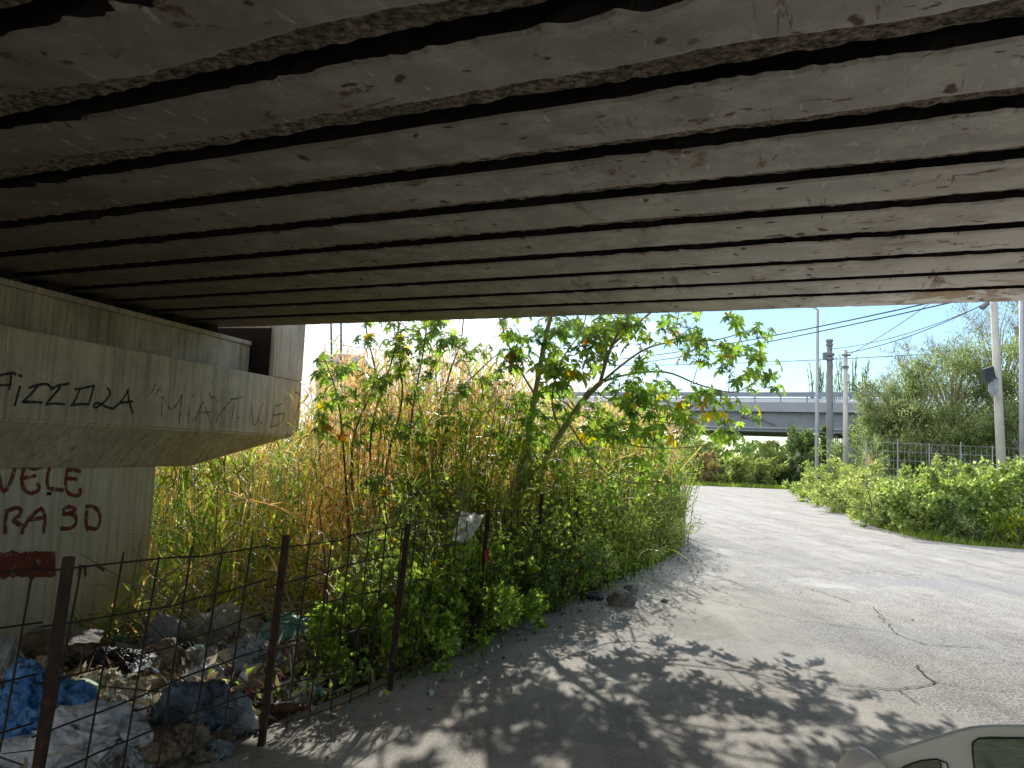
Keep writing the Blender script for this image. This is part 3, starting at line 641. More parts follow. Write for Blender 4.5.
far.rotation_euler.z = -math.atan(.56)
def building(px0, px1, pyt, d, label, mat, roofm, pitched=False):
    a = at(px0, pyt, d); c = at(px1, pyt, d); t = thing('house', (a.x, d, -.5), label, 'house')
    b = MB(); b.box((a.x, d, -.5), (c.x-a.x, 0, 0), (0, 7, 0), (0, 0, a.z+.5)); b.build('wall', mat, t)
    b = MB(); W = c.x-a.x; zt_ = a.z
    pts = [Vector((a.x-.3, d-.4, zt_)), Vector((c.x+.3, d-.4, zt_)), Vector((c.x+.3, d+7.4, zt_)), Vector((a.x-.3, d+7.4, zt_)), Vector((a.x+.8, d+3.5, zt_+1.3)), Vector((c.x-.8, d+3.5, zt_+1.3))]
    b.v = pts; b.f = [(0, 1, 5, 4), (1, 2, 5), (2, 3, 4, 5), (3, 0, 4), (0, 3, 2, 1)]; b.m = [0]*5; b.build('roof', roofm, t)
building(318, 362, 362, 75, 'distant house with dark green roof rising above the dry reeds', M['house'], M['roof'])

# ------------------------------------------------------------ vegetation helpers
def bush(name, c, r, n, L, w, mat, label, cat='bush', group=None, clumps=34, stems=True, flowers=0, shape='leaf', stemmat='darkbark', stem_n=9):
    base = Vector((c[0], c[1], gz(c[0], c[1]))); t = thing(name, base, label, cat, group)
    C = Vector((c[0], c[1], base.z + r[2]*.46)); b = MB(); fl = MB(); st = b; CL = []
    for k in range(clumps):
        d = rdir(.1); rad = U(.4, 1.0) if k % 3 else U(.85, 1.28)
        q = C + Vector((d.x*r[0], d.y*r[1], d.z*r[2]*.55))*rad; q.z = max(q.z, base.z+.06*r[2]); CL.append((q, U(.12, .36)))
    for i in range(n):
        q, s = CL[int(R()*len(CL))]; o = rdir(); p = q + Vector((o.x*r[0], o.y*r[1], o.z*r[2]*.6))*s*U(.3, 1)
        if p.z < base.z: p.z = base.z+U(0, .15)
        dd = (rdir(.15)+(p-C).normalized()*.7)
        if shape == 'leaf': b.leaf(p, dd, L*U(.6, 1.25), w*U(.7, 1.2))
        else: b.blade(p, dd, L*U(.6, 1.3), w, .4, 2)
    for i in range(flowers*3 if flowers < 20 else flowers):
        q, s = CL[int(R()*len(CL))]; p = q + rdir(.6)*s*r[0]*1.0; b.star(p, rdir(.5), rdir(), .035, 6, 2)
    if stems:
        for q, s in CL[:stem_n]:
            m0 = base.lerp(q, .5)+Vector((0, 0, .08)); st.tube([base+Vector((U(-.15, .15), U(-.15, .15), -.05)), m0, q], [.02, .014, .006], 4, 1)
    b.build('foliage', [mat, M[stemmat], M['yellow']], t)
    return t

# ------------------------------------------------------------ reeds
def road_left(y): return interp(LE, y)
dry = MB(); green = MB(); plume = MB()
def reed_ok(x, y, top):
    if x/y < -.255: top = min(top, 1.42)
    if y < 14.2:
        p = Vector((x, y, 0))-FO; ins = -p.dot(PN); t = p.dot(PW)
        if -9 < t < 2.6 and ins > .3: return 0
        if t < T1+.2 and ins > -.15: top = min(top, zs-.15 if t < 3.2 else zb-.3)
    v = x*VV.x+y*VV.y
    if v < 9.45: top = min(top, 2.6)
    return top
def skyline(r):   # rise of the reed tops above eye level per metre, by direction
    return .124*(1-sm(-.06, .07, r)) + .060*sm(-.06, .07, r) if r > -.3 else .118
def reed(x, y, kind):
    zg = gz(x, y); top = 1.75+skyline(x/y)*y*U(.68, 1.08)+U(-.3, .15)
    top = reed_ok(x, y, top)
    if top <= zg+.5: return
    lean = Vector((U(-.16, .16)+.04, U(-.14, .14), 0))*(2.6 if R() < .2 else 1); H = top-zg
    pts = [Vector((x, y, zg))+lean*H*(k/3)**1.6+Vector((0, 0, H*k/3)) for k in range(4)]
    mb = dry if kind else green
    mb.tube(pts, [.012, .010, .007, .003], 3, 0, False)
    nl = int(H*(4.2 if kind else 4.6)); a0 = U(0, 6)
    for i in range(nl):
        f = U(.12, 1); seg = min(2, int(f*3)); p = pts[seg].lerp(pts[seg+1], f*3-seg); a = a0+(i % 2)*math.pi+U(-.5, .5)
        d = Vector((math.cos(a), math.sin(a), U(.3, 1.5) if not kind else U(-.5, 1.1)))
        mb.blade(p, d, U(.3, .62) if kind else U(.35, .8), U(.018, .034) if kind else U(.022, .045), U(.6, 1.5), 3)
    if kind and R() < .6 and top > 2.5:
        q = pts[-1]
        for i in range(16):
            plume.blade(q-Vector((0, 0, U(0, .32))), Vector((U(-.5, .5), U(-.5, .5), U(.4, 1.2))), U(.12, .26), .02, .5, 2)
cnt = 0
while cnt < 800:
    y = 9.2+6.8*R()**1.15; x = U(-8.6, road_left(y)-.35)
    s = fence_side(x, y)
    if s < (1.0 if y < 14 else .2): continue
    # open ground of the dump in front
    if y < 10.6-.25*(x+1) and x < -.9: continue
    if x < -.56*y: continue
    if x < -.2*y and y < 11.3: continue
    depth_in = s
    rr = x/y
    k = 1 if R() < (.16 + .5*sm(9.8, 13, y) - .2*sm(.02, .12, rr)) else 0
    if x/y < -.26: k = 1 if R() < .2 else 0
    reed(x, y, k); cnt += 1
for i in range(230):
    y = U(13, 22); x = road_left(y)-U(.35, 2.2); reed(x, y, 1 if R() < .55 else 0)
for i in range(260):
    y = U(16.5, 20); x = U(-.27*y, road_left(y)-.6); reed(x, y, 1 if R() < .6 else 0)
for i in range(260):      # broken and leaning stems tangled through the bed
    y = U(10.2, 15); x = U(-.25*y, road_left(y)-.8); zg = gz(x, y); p = Vector((x, y, zg+U(.1, 1.5))); a = U(0, 6.28); d = Vector((math.cos(a), math.sin(a)*.6, U(-.1, .9))).normalized()
    L = U(.8, 2.0)
    if p.z+d.z*L > 3.0: continue
    mb = dry if R() < .7 else green; mb.tube([p, p+d*L*.5+Vector((0, 0, .05)), p+d*L], [.010, .008, .004], 3, 0, False)
    for j in range(9): mb.blade(p+d*L*U(.1, 1), Vector((U(-1, 1), U(-1, 1), U(-.9, .7))), U(.3, .7), U(.018, .036), U(.6, 1.6), 3)
for i in range(330):
    y = U(15.2, 19.5); x = -U(.24, .56)*y; zg = gz(x, y); H = U(2.2, 3.6); P = [Vector((x, y, zg)), Vector((x+U(-.2, .2), y, zg+H*.6)), Vector((x+U(-.5, .5), y, zg+H))]
    mb = dry if R() < .4 else green; mb.tube(P, [.012, .009, .004], 3, 0, False)
    for j in range(14): mb.blade(P[0].lerp(P[1], U(.2, 1)) if j % 2 else P[1].lerp(P[2], U(0, 1)), Vector((U(-1, 1), U(-1, 1), U(.2, 1.3))), U(.35, .75), .05, U(.6, 1.4), 3)
stuff(dry.build('dry_reeds', M['drygrass']), 'dense tan and orange dry giant reeds behind the fence', 'reeds')
stuff(green.build('green_reeds', M['reedgreen']), 'green arching reed leaves mixed through the dry reed bed', 'reeds')
stuff(plume.build('reed_plumes', M['plume']), 'feathery pinkish plumes topping the dry reed bed', 'reed plumes')

# tangled low growth at the foot of the reeds, and fallen dry stems
low = MB(); lowg = MB()
for i in range(3600):
    y = U(5.5, 15); x = U(-5.2, road_left(y)-.1); s = fence_side(x, y)
    if s < .1: continue
    if x < -.9 and y < 9.7-.25*(x+1)+U(-.5, .3): continue
    p = Vector((x, y, gz(x, y))); p0 = Vector((x, y, 0))-FO
    if -(p0.dot(PN)) > .4 and p0.dot(PW) < 2.3: continue
    (low if R() < .5 else lowg).blade(p+Vector((0, 0, U(0, .5))), Vector((U(-1, 1), U(-1, 1), U(.1, 1.6))), U(.3, .8), U(.01, .025), U(.4, 1.3), 3)
for i in range(1500):
    y = U(9.4, 13.2); x = U(-5.6, -1.2)
    if x > -.18*y: continue
    p = Vector((x, y, gz(x, y)+U(0, 1.3)*sm(9.4, 11, y))); p0 = p-FO
    if -(p0.dot(PN)) > .35 and p0.dot(PW) < 2.7: continue
    (lowg if R() < .75 else low).blade(p, Vector((U(-1, 1), U(-1, .5), U(.2, 1.4))), U(.45, .95), U(.025, .05), U(.7, 1.6), 4)
stuff(low.build('dry_grass', M['drygrass']), 'tangled straw coloured grass at the foot of the reeds', 'dry grass')
stuff(lowg.build('long_grass', M['reedgreen']), 'green long grass blades at the foot of the reeds', 'grass')
fst = MB()
for i in range(110):
    y = U(8.4, 12); x = U(-4.6, -.3); p = Vector((x, y, gz(x, y)+U(.05, .5))); 
    if -((p-FO).dot(PN)) > .3 and (p-FO).dot(PW) < 2.3: continue
    d = Vector((U(-1, 1), U(-.6, .6), U(-.15, .6))).normalized(); L = U(.7, 1.9); fst.tube([p, p+d*L*.5, p+d*L+Vector((0, 0, -.1))], [.011, .01, .006], 4)
stuff(fst.build('fallen_reed_stems', M['straw']), 'bare tan reed stems fallen across the dump edge', 'reed stems')

# ------------------------------------------------------------ star leaved trees
def leaf_cluster(b, st, q, root, n, rad, spread, stemr=.012):
    if root is not None:
        m0 = root.lerp(q, .55)+Vector((0, 0, (q-root).length*.10)); st.tube([root, m0, q], [stemr, stemr*.75, stemr*.45], 5, 1)
    for i in range(n):
        o = rdir(.35); p = q+Vector((o.x, o.y, o.z*.7))*spread*U(.35, 1)
        st.tube([q, p], [.004, .003], 3, 1, False)
        b.star(p, Vector((o.x*.8, o.y*.8-.25, U(.15, 1.1))), o, rad*U(.4, 1.25), 7 if R() < .7 else 5)
def nearest(pts, q):
    return min(pts, key=lambda p: (p-q).length)
def resample(pl):
    out = []
    for a, c in zip(pl, pl[1:]):
        for k in range(6): out.append(a.lerp(c, k/6))
    out.append(pl[-1]); return out
main = thing('castor_tree', at(512, 560, 10.6)*1, 'leaning thin trunked tree with star shaped green and yellow leaves overhanging the road', 'tree')
tb = at(505, 560, 10.4); main.location = (tb.x, tb.y, gz(tb.x, tb.y))
trunk = MB(); brn = trunk; lv = MB(); tw = lv; skel = []
def limb(mb, pl, r0, r1, n=8):
    P = [at(*p) for p in pl]; k = len(P); Q = []
    for i in range(k-1):
        p0, p1, p2, p3 = P[max(i-1, 0)], P[i], P[i+1], P[min(i+2, k-1)]
        for j in range(5):
            t = j/5; Q.append(.5*((2*p1)+(p2-p0)*t+(2*p0-5*p1+4*p2-p3)*t*t+(3*p1-p0-3*p2+p3)*t**3))
    Q.append(P[-1]); m_ = len(Q); mb.tube(Q, [r0+(r1-r0)*i/(m_-1) for i in range(m_)], n); skel.extend(Q)
limb(trunk, [(488, 610, 10.3), (515, 500, 10.3), (545, 457, 10.25), (578, 407, 10.2), (602, 381, 10.1)], .065, .032, 10)
limb(trunk, [(492, 600, 10.4), (505, 520, 10.5), (525, 450, 10.6), (535, 395, 10.6), (545, 340, 10.5), (560, 270, 10.5), (555, 200, 10.6)], .055, .02)
limb(brn, [(600, 383, 10.1), (612, 345, 10.1), (635, 300, 10.2), (650, 240, 10.3), (690, 180, 10.3)], 0.0248, 0.0105)
limb(brn, [(600, 383, 10.1), (625, 375, 10.0), (665, 372, 9.9), (700, 385, 9.8), (735, 392, 9.7), (760, 378, 9.6)], 0.0161, 0.0056)
limb(brn, [(600, 383, 10.1), (640, 352, 10.1), (672, 342, 10.1), (715, 340, 10.0), (750, 330, 9.9)], 0.0161, 0.0056)
limb(brn, [(575, 412, 10.2), (595, 422, 10.0), (625, 443, 9.9), (660, 448, 9.8), (705, 445, 9.7), (725, 430, 9.7)], 0.0136, 0.0049)
limb(brn, [(570, 425, 10.2), (590, 455, 10.0), (612, 477, 9.9), (645, 484, 9.8), (660, 478, 9.8)], 0.0124, 0.0042)
limb(brn, [(595, 392, 10.1), (620, 405, 9.9), (650, 420, 9.8), (690, 425, 9.8)], 0.0099, 0.0042)
limb(brn, [(612, 345, 10.1), (665, 300, 10.4), (720, 250, 10.5), (770, 215, 10.5)], 0.0186, 0.0070)
limb(brn, [(535, 395, 10.6), (515, 360, 10.7), (500, 320, 10.8), (480, 250, 10.9)], 0.0155, 0.0070)
limb(brn, [(560, 430, 10.2), (552, 400, 10.1), (562, 360, 10.1), (585, 320, 10.3), (590, 240, 10.4)], 0.0136, 0.0056)
limb(brn, [(525, 450, 10.6), (500, 430, 10.5), (480, 400, 10.5)], 0.0087, 0.0042)
vis = [(530, 342), (512, 362), (548, 362), (562, 332), (590, 336), (618, 332), (640, 345), (600, 360), (575, 372), (545, 392), (520, 405), (500, 385), (560, 348), (508, 335),
       (640, 326), (665, 332), (690, 328), (708, 345), (735, 322), (700, 362), (722, 352), (745, 356), (762, 366), (757, 338), (748, 380), (765, 388), (730, 372), (680, 350),
       (645, 392), (668, 402), (690, 408), (710, 416), (730, 432), (698, 432), (742, 418), (680, 425), (660, 418), (638, 405), (718, 442), (735, 445), (640, 474), (658, 482), (655, 395), (700, 398), (720, 405),
       (620, 385), (600, 430), (655, 440), (585, 450), (630, 425), (540, 430), (520, 445), (560, 470), (675, 440), (610, 495), (500, 460), (535, 480)]
for i in range(34):
    vis.append((U(490, 660), U(325, 470)))
for (px, py) in vis:
    d = 10.35-.0025*(px-500)+U(-.5, .35); q = at(px, py, d)
    v = q.x*VV.x+q.y*VV.y
    if v < 9.3: q = at(px, py, d*9.45/v)
    leaf_cluster(lv, tw, q, nearest(skel, q), 11, .15, .29, .006)
for i in range(42):
    q = Vector((U(-.5, 3.1), U(10.2, 12.6), U(3.5, 5.0)))
    if q.x*VV.x+q.y*VV.y < 9.55: continue
    leaf_cluster(lv, tw, q, nearest(skel, q), 11, .145, .28)
trunk.build('trunk', M['bark'], main, True); lv.build('crown', [M['castor'], M['redstem']], main)

sap = [
 ('slender sapling beside the pier end with sparse yellow green star leaves', [[(352, 600, 11.6), (345, 470, 11.6), (338, 400, 11.7), (325, 360, 11.7)], [(360, 600, 11.7), (352, 450, 11.8), (375, 380, 11.8), (366, 325, 11.8), (372, 250, 11.9)]],
  [(325, 362), (342, 372), (330, 395), (368, 342), (352, 420), (340, 440), (372, 395), (365, 318), (322, 420), (345, 395)]),
 ('multi stemmed sapling with a dense dark star leaf top touching the bridge edge', [[(392, 610, 11.5), (385, 480, 11.5), (402, 400, 11.5), (398, 330, 11.6), (404, 240, 11.7)], [(388, 600, 11.4), (370, 450, 11.5), (392, 360, 11.5), (405, 300, 11.6)], [(396, 590, 11.6), (410, 430, 11.6), (425, 340, 11.6), (430, 270, 11.7)]],
  [(392, 338), (405, 345), (412, 330), (398, 352), (420, 345), (388, 325), (402, 368), (375, 385), (392, 378), (420, 365), (430, 330), (440, 322), (380, 420), (405, 425), (415, 395)]),
 ('sapling with long reddish stems in the middle of the reeds', [[(430, 600, 11.2), (440, 470, 11.2), (455, 400, 11.3), (478, 372, 11.3), (500, 352, 11.3)], [(425, 600, 11.3), (430, 480, 11.4), (448, 380, 11.5), (462, 335, 11.5), (465, 260, 11.6)]],
  [(448, 342), (458, 348), (470, 362), (445, 405), (462, 395), (478, 385), (440, 425), (452, 440), (430, 450), (480, 352), (415, 440), (468, 425)]),
 ('low spreading sapling with broad pale green leaves above the fence', [[(400, 640, 9.6), (405, 540, 9.6), (412, 500, 9.6), (430, 480, 9.6)], [(402, 640, 9.6), (440, 520, 9.5), (470, 500, 9.5)], [(402, 640, 9.7), (385, 530, 9.8), (375, 490, 9.8)]],
  [(405, 485), (420, 492), (432, 478), (425, 502), (400, 505), (450, 510), (470, 495), (385, 492), (372, 485), (415, 515), (440, 495), (460, 520)]),
]
for label, stems, cl in sap:
    cl = cl+[(a+U(-22, 22), b_+U(-14, 34)) for a, b_ in cl if R() < .7]
    p = at(*stems[0][0]); t = thing('castor_sapling', (p.x, p.y, gz(p.x, p.y)), label, 'sapling'); sb = MB(); lb = MB(); tb_ = lb; skel = []
    for s in stems:
        q0 = at(*s[0]); s2 = s; limb(sb, s2, .022, .007, 5)
        sb.tube([Vector((q0.x, q0.y, gz(q0.x, q0.y)-.05)), q0], [.024, .022], 5)
    for px, py in cl:
        q = at(px, py, stems[0][0][2]+U(-.2, .3)); v = q.x*VV.x+q.y*VV.y
        if v < 9.4 and py < 420: q = at(px, py, q.y*9.5/v)
        leaf_cluster(lb, tb_, q, nearest(skel, q), 10, .135, .22, .005)
    sb.build('trunk', M['redstem'], t, True); lb.build('crown', [M['castor'], M['redstem']], t)

# ------------------------------------------------------------ fence-side leafy weeds
fw = [((-.98, 6.15), (.36, .34, .75), 'bright green leafy weed clump at the fence nearest the dump', 'vine', 5),
      ((-.66, 6.35), (.42, .38, .95), 'tall bright leafy weed hiding the foot of the third fence post', 'vine', 4),
      ((-.30, 7.0), (.45, .42, .95), 'leafy weed clump below the plastic bag caught on the fence', 'vine', 8),
      ((-.02, 7.6), (.45, .42, .9), 'leafy weed clump just past the bag on the fence', 'vine', 8),
      ((.25, 8.4), (.45, .5, .95), 'yellow flowered weed clump along the fence beyond the trunk', 'bushC', 12),
      ((.62, 9.2), (.5, .5, 1.0), 'darker weed clump where the fence runs behind the leaves', 'bushC', 10),
      ((1.0, 10.2), (.55, .6, 1.1), 'grassy weed clump beside the grey stone at the road edge', 'bushB', 12),
      ((1.6, 11.6), (.6, .7, 1.2), 'pale green weed clump swelling over the left road edge', 'bushB', 6),
      ((2.25, 13.2), (.75, .8, 1.4), 'pale bushy weeds at the left road edge past the stone', 'bushB', 4),
      ((2.75, 15.0), (.8, .9, 1.5), 'rounded weed bush at the bend of the left road edge', 'bushB', 4)]
for (x, y), r, lab, mt, fl in fw:
    bush('leafy_weed', (x-.12, y), (r[0]*1.05, r[1]*1.05, r[2]*.85), 2600, .055 if mt != 'bushB' else .06, .042 if mt != 'bushB' else .022, M[mt], lab, 'weed', flowers=fl, clumps=40)
wild = MB(); wildb = MB()
for i in range(2100):
    y = U(5.9, 19) if i < 1300 else U(6.0, 12); x = road_left(y)-U(-.28 if y > 5.9 else -.05, 2.0 if i < 1300 else 2.6)*U(.3, 1); sd_ = fence_side(x, y)
    if x < -1.35 and y < 8.6: continue
    g0 = gz(x, y); hmax = (1.0+1.5*sm(7, 13, y))*(.55+.6*sm(0, 1.2, sd_))+(.45 if i >= 1300 else 0); H = U(.35, 1)*hmax+.2
    l = Vector((U(-.25, .3), U(-.25, .2), 0)); P = [Vector((x, y, g0)), Vector((x, y, g0+H*.5))+l*H*.35, Vector((x, y, g0+H))+l*H]
    mb_ = wild if R() < .55 else wildb
    mb_.tube(P, [.006, .004, .002], 3, 1, False)
    for j in range(int(9+H*13)):
        f = U(.15, 1); q = P[0].lerp(P[1], f*2) if f < .5 else P[1].lerp(P[2], f*2-1)
        if j == 3 and R() < .35: wild.star(q+rdir()*.05, rdir(.5), rdir(), .03, 6, 2)
        if mb_ is wild: mb_.leaf(q+rdir()*.05, rdir(.2), U(.04, .085), U(.022, .045))
        else: mb_.blade(q, rdir(.4), U(.07, .2), U(.010, .02), .6, 2)
stuff(wild.build('undergrowth', [M['vine'], M['redstem'], M['yellow']]), 'tangled small leaved undergrowth scrambling along the fence', 'undergrowth')
stuff(wildb.build('undergrowth', [M['bushB'], M['redstem']]), 'tangled narrow leaved weeds scrambling along the left road edge', 'undergrowth')
for px, py, d, s in ((640, 470, 17, 1.8), (655, 462, 20, 2.0), (668, 460, 25, 2.3), (676, 460, 33, 2.2), (625, 440, 15.5, 2.3)):
    p = at(px, py, d); x = min(p.x, road_left(d)-s*.62)
    bush('roadside_bush', (x, d), (s*.55, s*.6, s*1.15), 2200, .12, .05, M['bushB'] if px != 655 else M['vine'], {640: 'mid green bush left of the road beneath the overhanging branch', 655: 'bright bush left of the road past the overhanging branch', 668: 'pale bush on the left road edge partway to the far bridge', 676: 'farthest bush on the left edge of the road', 625: 'taller bush behind the left roadside weeds'}[px], 'bush')
lt = MB()
for i in range(2600):      # ground weeds spilling on to the asphalt edge
    y = U(5.2, 16); x = road_left(y)+U(-.55, .22)*(1 if R() < .9 else 1.6)
    lt.leaf(Vector((x, y, gz(x, y)+U(.02, .28))), rdir(.6), U(.04, .08), U(.025, .045))
stuff(lt.build('ground_weeds', M['vine']), 'small creeping weeds spilling over the left asphalt edge', 'weeds')

# ------------------------------------------------------------ right hand side
def pbush(name, px, pyb, wpx, hpx, d, n, L, w, mat, label, **k):
    p = at(px, pyb, d); rx = wpx/F*d/2; h = hpx/F*d
    return bush(name, (p.x, d), (rx, rx*.9, h), n, L, w, M[mat], label, **k)
pbush('bramble_bush', 928, 545, 84, 60, 21, 6500, .11, .085, 'bushA', 'broad leaved bright bush on the right verge, left of the pale pole', clumps=70)
pbush('bramble_bush', 985, 545, 92, 72, 20.6, 7500, .12, .09, 'bushA', 'largest bright green bush on the right verge in front of the pale pole', clumps=80)
pbush('bramble_bush', 1040, 548, 80, 70, 20, 6500, .12, .09, 'bushA', 'bright broad leaved bush cut by the right edge of the photo', clumps=70)
pbush('verge_bush', 878, 528, 76, 52, 24, 2600, .15, .07, 'bushB', 'dusty green bush right of the road bend with whitish leaf undersides')
pbush('verge_bush', 846, 512, 56, 40, 29, 2000, .15, .07, 'bushB', 'low dusty bush on the right road edge left of the whitish one')
pbush('verge_bush', 905, 500, 100, 40, 28, 2600, .15, .07, 'bushB', 'long low bush in front of the wire fence')
pbush('verge_bush', 812, 500, 44, 34, 36, 1800, .16, .08, 'bushA', 'round bright bush at the right corner where the road turns')
pbush('verge_bush', 835, 496, 60, 40, 33, 2200, .16, .08, 'bushB', 'bush behind the round corner bush at the road turn')
for px, pyb, w_, h_, d, mt, lb in ((955, 540, 40, 44, 19.6, 'bushC', 'dark leaved weed clump in a gap between the two big bright bushes'), (902, 535, 36, 40, 21.5, 'bushC', 'dark leaved weed clump left of the big bright bushes'),
    (965, 545, 30, 26, 19.2, 'olive', 'small silvery weed at the foot of the largest bright bush'), (885, 522, 40, 26, 22.5, 'olive', 'silvery weed at the foot of the whitish dusty bush'), (1018, 520, 40, 60, 21, 'bushB', 'taller pale weed rising behind the right photo edge bushes'),
    (868, 500, 30, 52, 30, 'drygrass2', 'dry stalky weed between the dusty bushes'), (935, 500, 26, 56, 25, 'bushB', 'narrow pale weed rising before the wire fence')):
    pbush('verge_weed', px, pyb, w_, h_, d, 1500, .10, .05, mt, lb, cat='weed')
pbush('grey_shrub', 850, 484, 62, 62, 36, 2400, .18, .05, 'olive', 'grey green shrub standing behind the lamp posts')
pbush('grey_shrub', 884, 482, 50, 48, 35, 1700, .18, .05, 'olive', 'smaller grey green shrub left of the wire fence')
pbush('yellow_weed', 1016, 548, 22, 36, 18.6, 600, .10, .05, 'grass', 'yellow flowering weed at the right photo edge beside the road', flowers=90, cat='weed')
pbush('yellow_weed', 998, 545, 14, 30, 18.8, 350, .10, .05, 'grass', 'thin yellow green weed in front of the largest bright bush', flowers=20, cat='weed')
FARB = [('bushC', 'dark shrub in the shade of the far bridge abutment'), ('bushB', 'round bush at the right of the far end of the road'), ('bushB', 'pale bush in the row closing the far end of the road'),
        ('bushB', 'tall green bush in the middle of the far row'), ('drygrass2', 'pale tan dry bush left in the far row'), ('bushB', 'pale bush at the left end of the far row')]
for (mt, lb), px, w_, h_ in zip(FARB, (790, 768, 748, 728, 706, 684), (32, 34, 34, 34, 30, 32), (32, 30, 32, 28, 32, 34)):
    pbush('far_bush', px, 489, w_, h_, 56, 1800, .32, .16, mt, lb)
for px, w_, h_, lb in ((700, 60, 44, 'green bank of shrubs behind the left part of the far row'), (760, 60, 40, 'green bank of shrubs before the far bridge pier'), (640, 60, 50, 'shrubs left of the far row behind the star leaved tree')):
    pbush('far_shrub', px, 485, w_, h_, 61.5, 1800, .35, .16, 'bushB', lb)
for px, py, w_, h_, lb in ((812, 485, 44, 62, 'dark ivy mass against the far bridge abutment'), (866, 480, 60, 95, 'dark overgrown tree covering the far bridge end')):
    pbush('ivy_mass', px, py, w_, h_, 55, 3000, .34, .2, 'bushC', lb)

def tree(name, px, pyb, pyt, wpx, d, n, L, w, mat, label, bare=0, drop=.35):
    p = at(px, pyb, d); top = at(px, pyt, d).z; base = Vector((p.x, d, gz(p.x, d))); t = thing(name, base, label, 'tree')
    H = top-base.z; rx = wpx/F*d/2; tr = MB(); fo = MB(); CL = []; lm = tr
    tr.tube([base-Vector((0, 0, .2)), base+Vector((.1, 0, H*.2)), base+Vector((-.1, .1, H*.42)), base+Vector((0, 0, H*.62))], [.18, .14, .09, .05], 8)
    for k in range(74):
        a = U(0, 6.28); hh = U(.05, 1)**.95; rr = rx*(math.sin(math.pi*min(.97, max(.18, hh*.78+.12)))**.6)*U(.35, 1.05)
        q = base+Vector((math.cos(a)*rr, math.sin(a)*rr*.8, H*hh*.95)); CL.append((q, U(.5, 1.2)*rx*.38))
        s = base+Vector((0, 0, H*min(.6, hh*.55))); m0 = s.lerp(q, .5)+Vector((U(-.3, .3), U(-.3, .3), .1*H*U(0, 1))); lm.tube([s, m0, q], [.045, .028, .012], 5)
        for j in range(3+bare):
            e = q+rdir(.8)*U(.5, 1.1)*rx*.34; lm.tube([q, q.lerp(e, .5)+rdir()*.08, e], [.014, .010, .005], 3, 0, False)
            for jj in range(bare):
                f = q.lerp(e, U(.4, 1)); lm.tube([f, f+rdir(.9)*U(.25, .6)], [.008, .004], 3, 0, False)
    for i in range(n):
        q, s = CL[int(R()*len(CL))]
        if R() < drop*((q.z-base.z)/H): continue
        o = rdir(); fo.blade(q+Vector((o.x, o.y, o.z*.6))*s*U(.15, 1.05), rdir(.2), L*U(.5, 1.3), w, .5, 2)
    tr.build('trunk', M['bark'], t, True); fo.build('crown', M[mat], t)
tree('feathery_tree', 898, 480, 378, 100, 44, 20000, .26, .08, 'olive', 'low feathery grey green tree right of the far bridge end', 1)
tree('feathery_tree', 952, 480, 345, 150, 42, 30000, .26, .08, 'olive', 'broad feathery tree behind the wire fence', 1)
tree('feathery_tree', 1035, 480, 335, 150, 40, 30000, .26, .08, 'olive', 'feathery tree behind the pale pole at the right photo edge', 1)
tree('bare_tree', 918, 470, 336, 100, 50, 6000, .26, .08, 'olive', 'thinly leaved twiggy tree rising left behind the feathery trees', 4, .6)
tree('bare_tree', 1000, 470, 290, 130, 50, 9000, .26, .08, 'olive', 'tallest twiggy tree behind the pale pole', 4, .6)
tree('bare_tree', 1062, 470, 275, 120, 47, 9000, .26, .08, 'olive', 'twiggy tree cut by the right edge of the photo', 4, .6)
# far reeds above the bridge
fr = MB()
for i in range(46):
    px = U(806, 868); p = at(px, 420, 78); top = at(px, 352+abs(px-845)*.35+U(0, 26), 78).z; l = U(-.9, .9)
    P = [Vector((p.x, 78, -.5)), Vector((p.x+l*.3, 78, top*.6)), Vector((p.x+l, 78, top))]; fr.tube(P, [.05, .04, .03], 3)
    for j in range(16): fr.blade(P[1].lerp(P[2], U(.1, 1)), Vector((U(-.6, .6), U(-.6, .6), 1)), U(.5, 1.1), .10, .4, 2)
stuff(fr.build('far_reeds', M['olive']), 'far grey plumed reeds rising behind the far bridge', 'reeds')
tl = MB()
for k in range(150):
    x = U(-75, 110); y = U(104, 116); h = U(2.8, 5.2)*(1.2 if x < 0 else 1); r = U(2.5, 5)
    for i in range(75):
        o = rdir(); tl.leaf(Vector((x+o.x*r, y+o.y*2, max(-.3, h*.5+o.z*h*.5*U(.6, 1)))), rdir(.2), U(.8, 1.5), U(.5, .9))
stuff(tl.build('distant_tree_line', M['bushC']), 'low dark line of distant trees seen beneath the far bridge', 'tree line')
# verge grass
vg = MB()
for i in range(15000):
    y = U(16.5, 52)**1.0; xr_ = interp(REd, y); x = xr_+abs(random.gauss(0, .8))-.12
    if R() < .1: x = xr_+U(-.3, 3)
    vg.blade(Vector((x, y, -.02)), Vector((U(-.5, .5), U(-.5, .5), 1)), U(.08, .24), .022, .5, 2)
for i in range(2600):
    y = YF+U(-.6, 2.0); x = U(9, 22); vg.blade(Vector((x, y, -.02)), Vector((U(-.5, .5), U(-.5, .5), 1)), U(.15, .4), .05, .5, 2)
for i in range(9000):
    y = U(11, 45); x = road_left(y)-abs(random.gauss(0, .5))+.1; vg.blade(Vector((x, y, -.02)), Vector((U(-.5, .5), U(-.5, .5), 1)), U(.12, .4), .02, .5, 2)
stuff(vg.build('verge_grass', M['grass']), 'short bright grass along both road verges', 'grass')

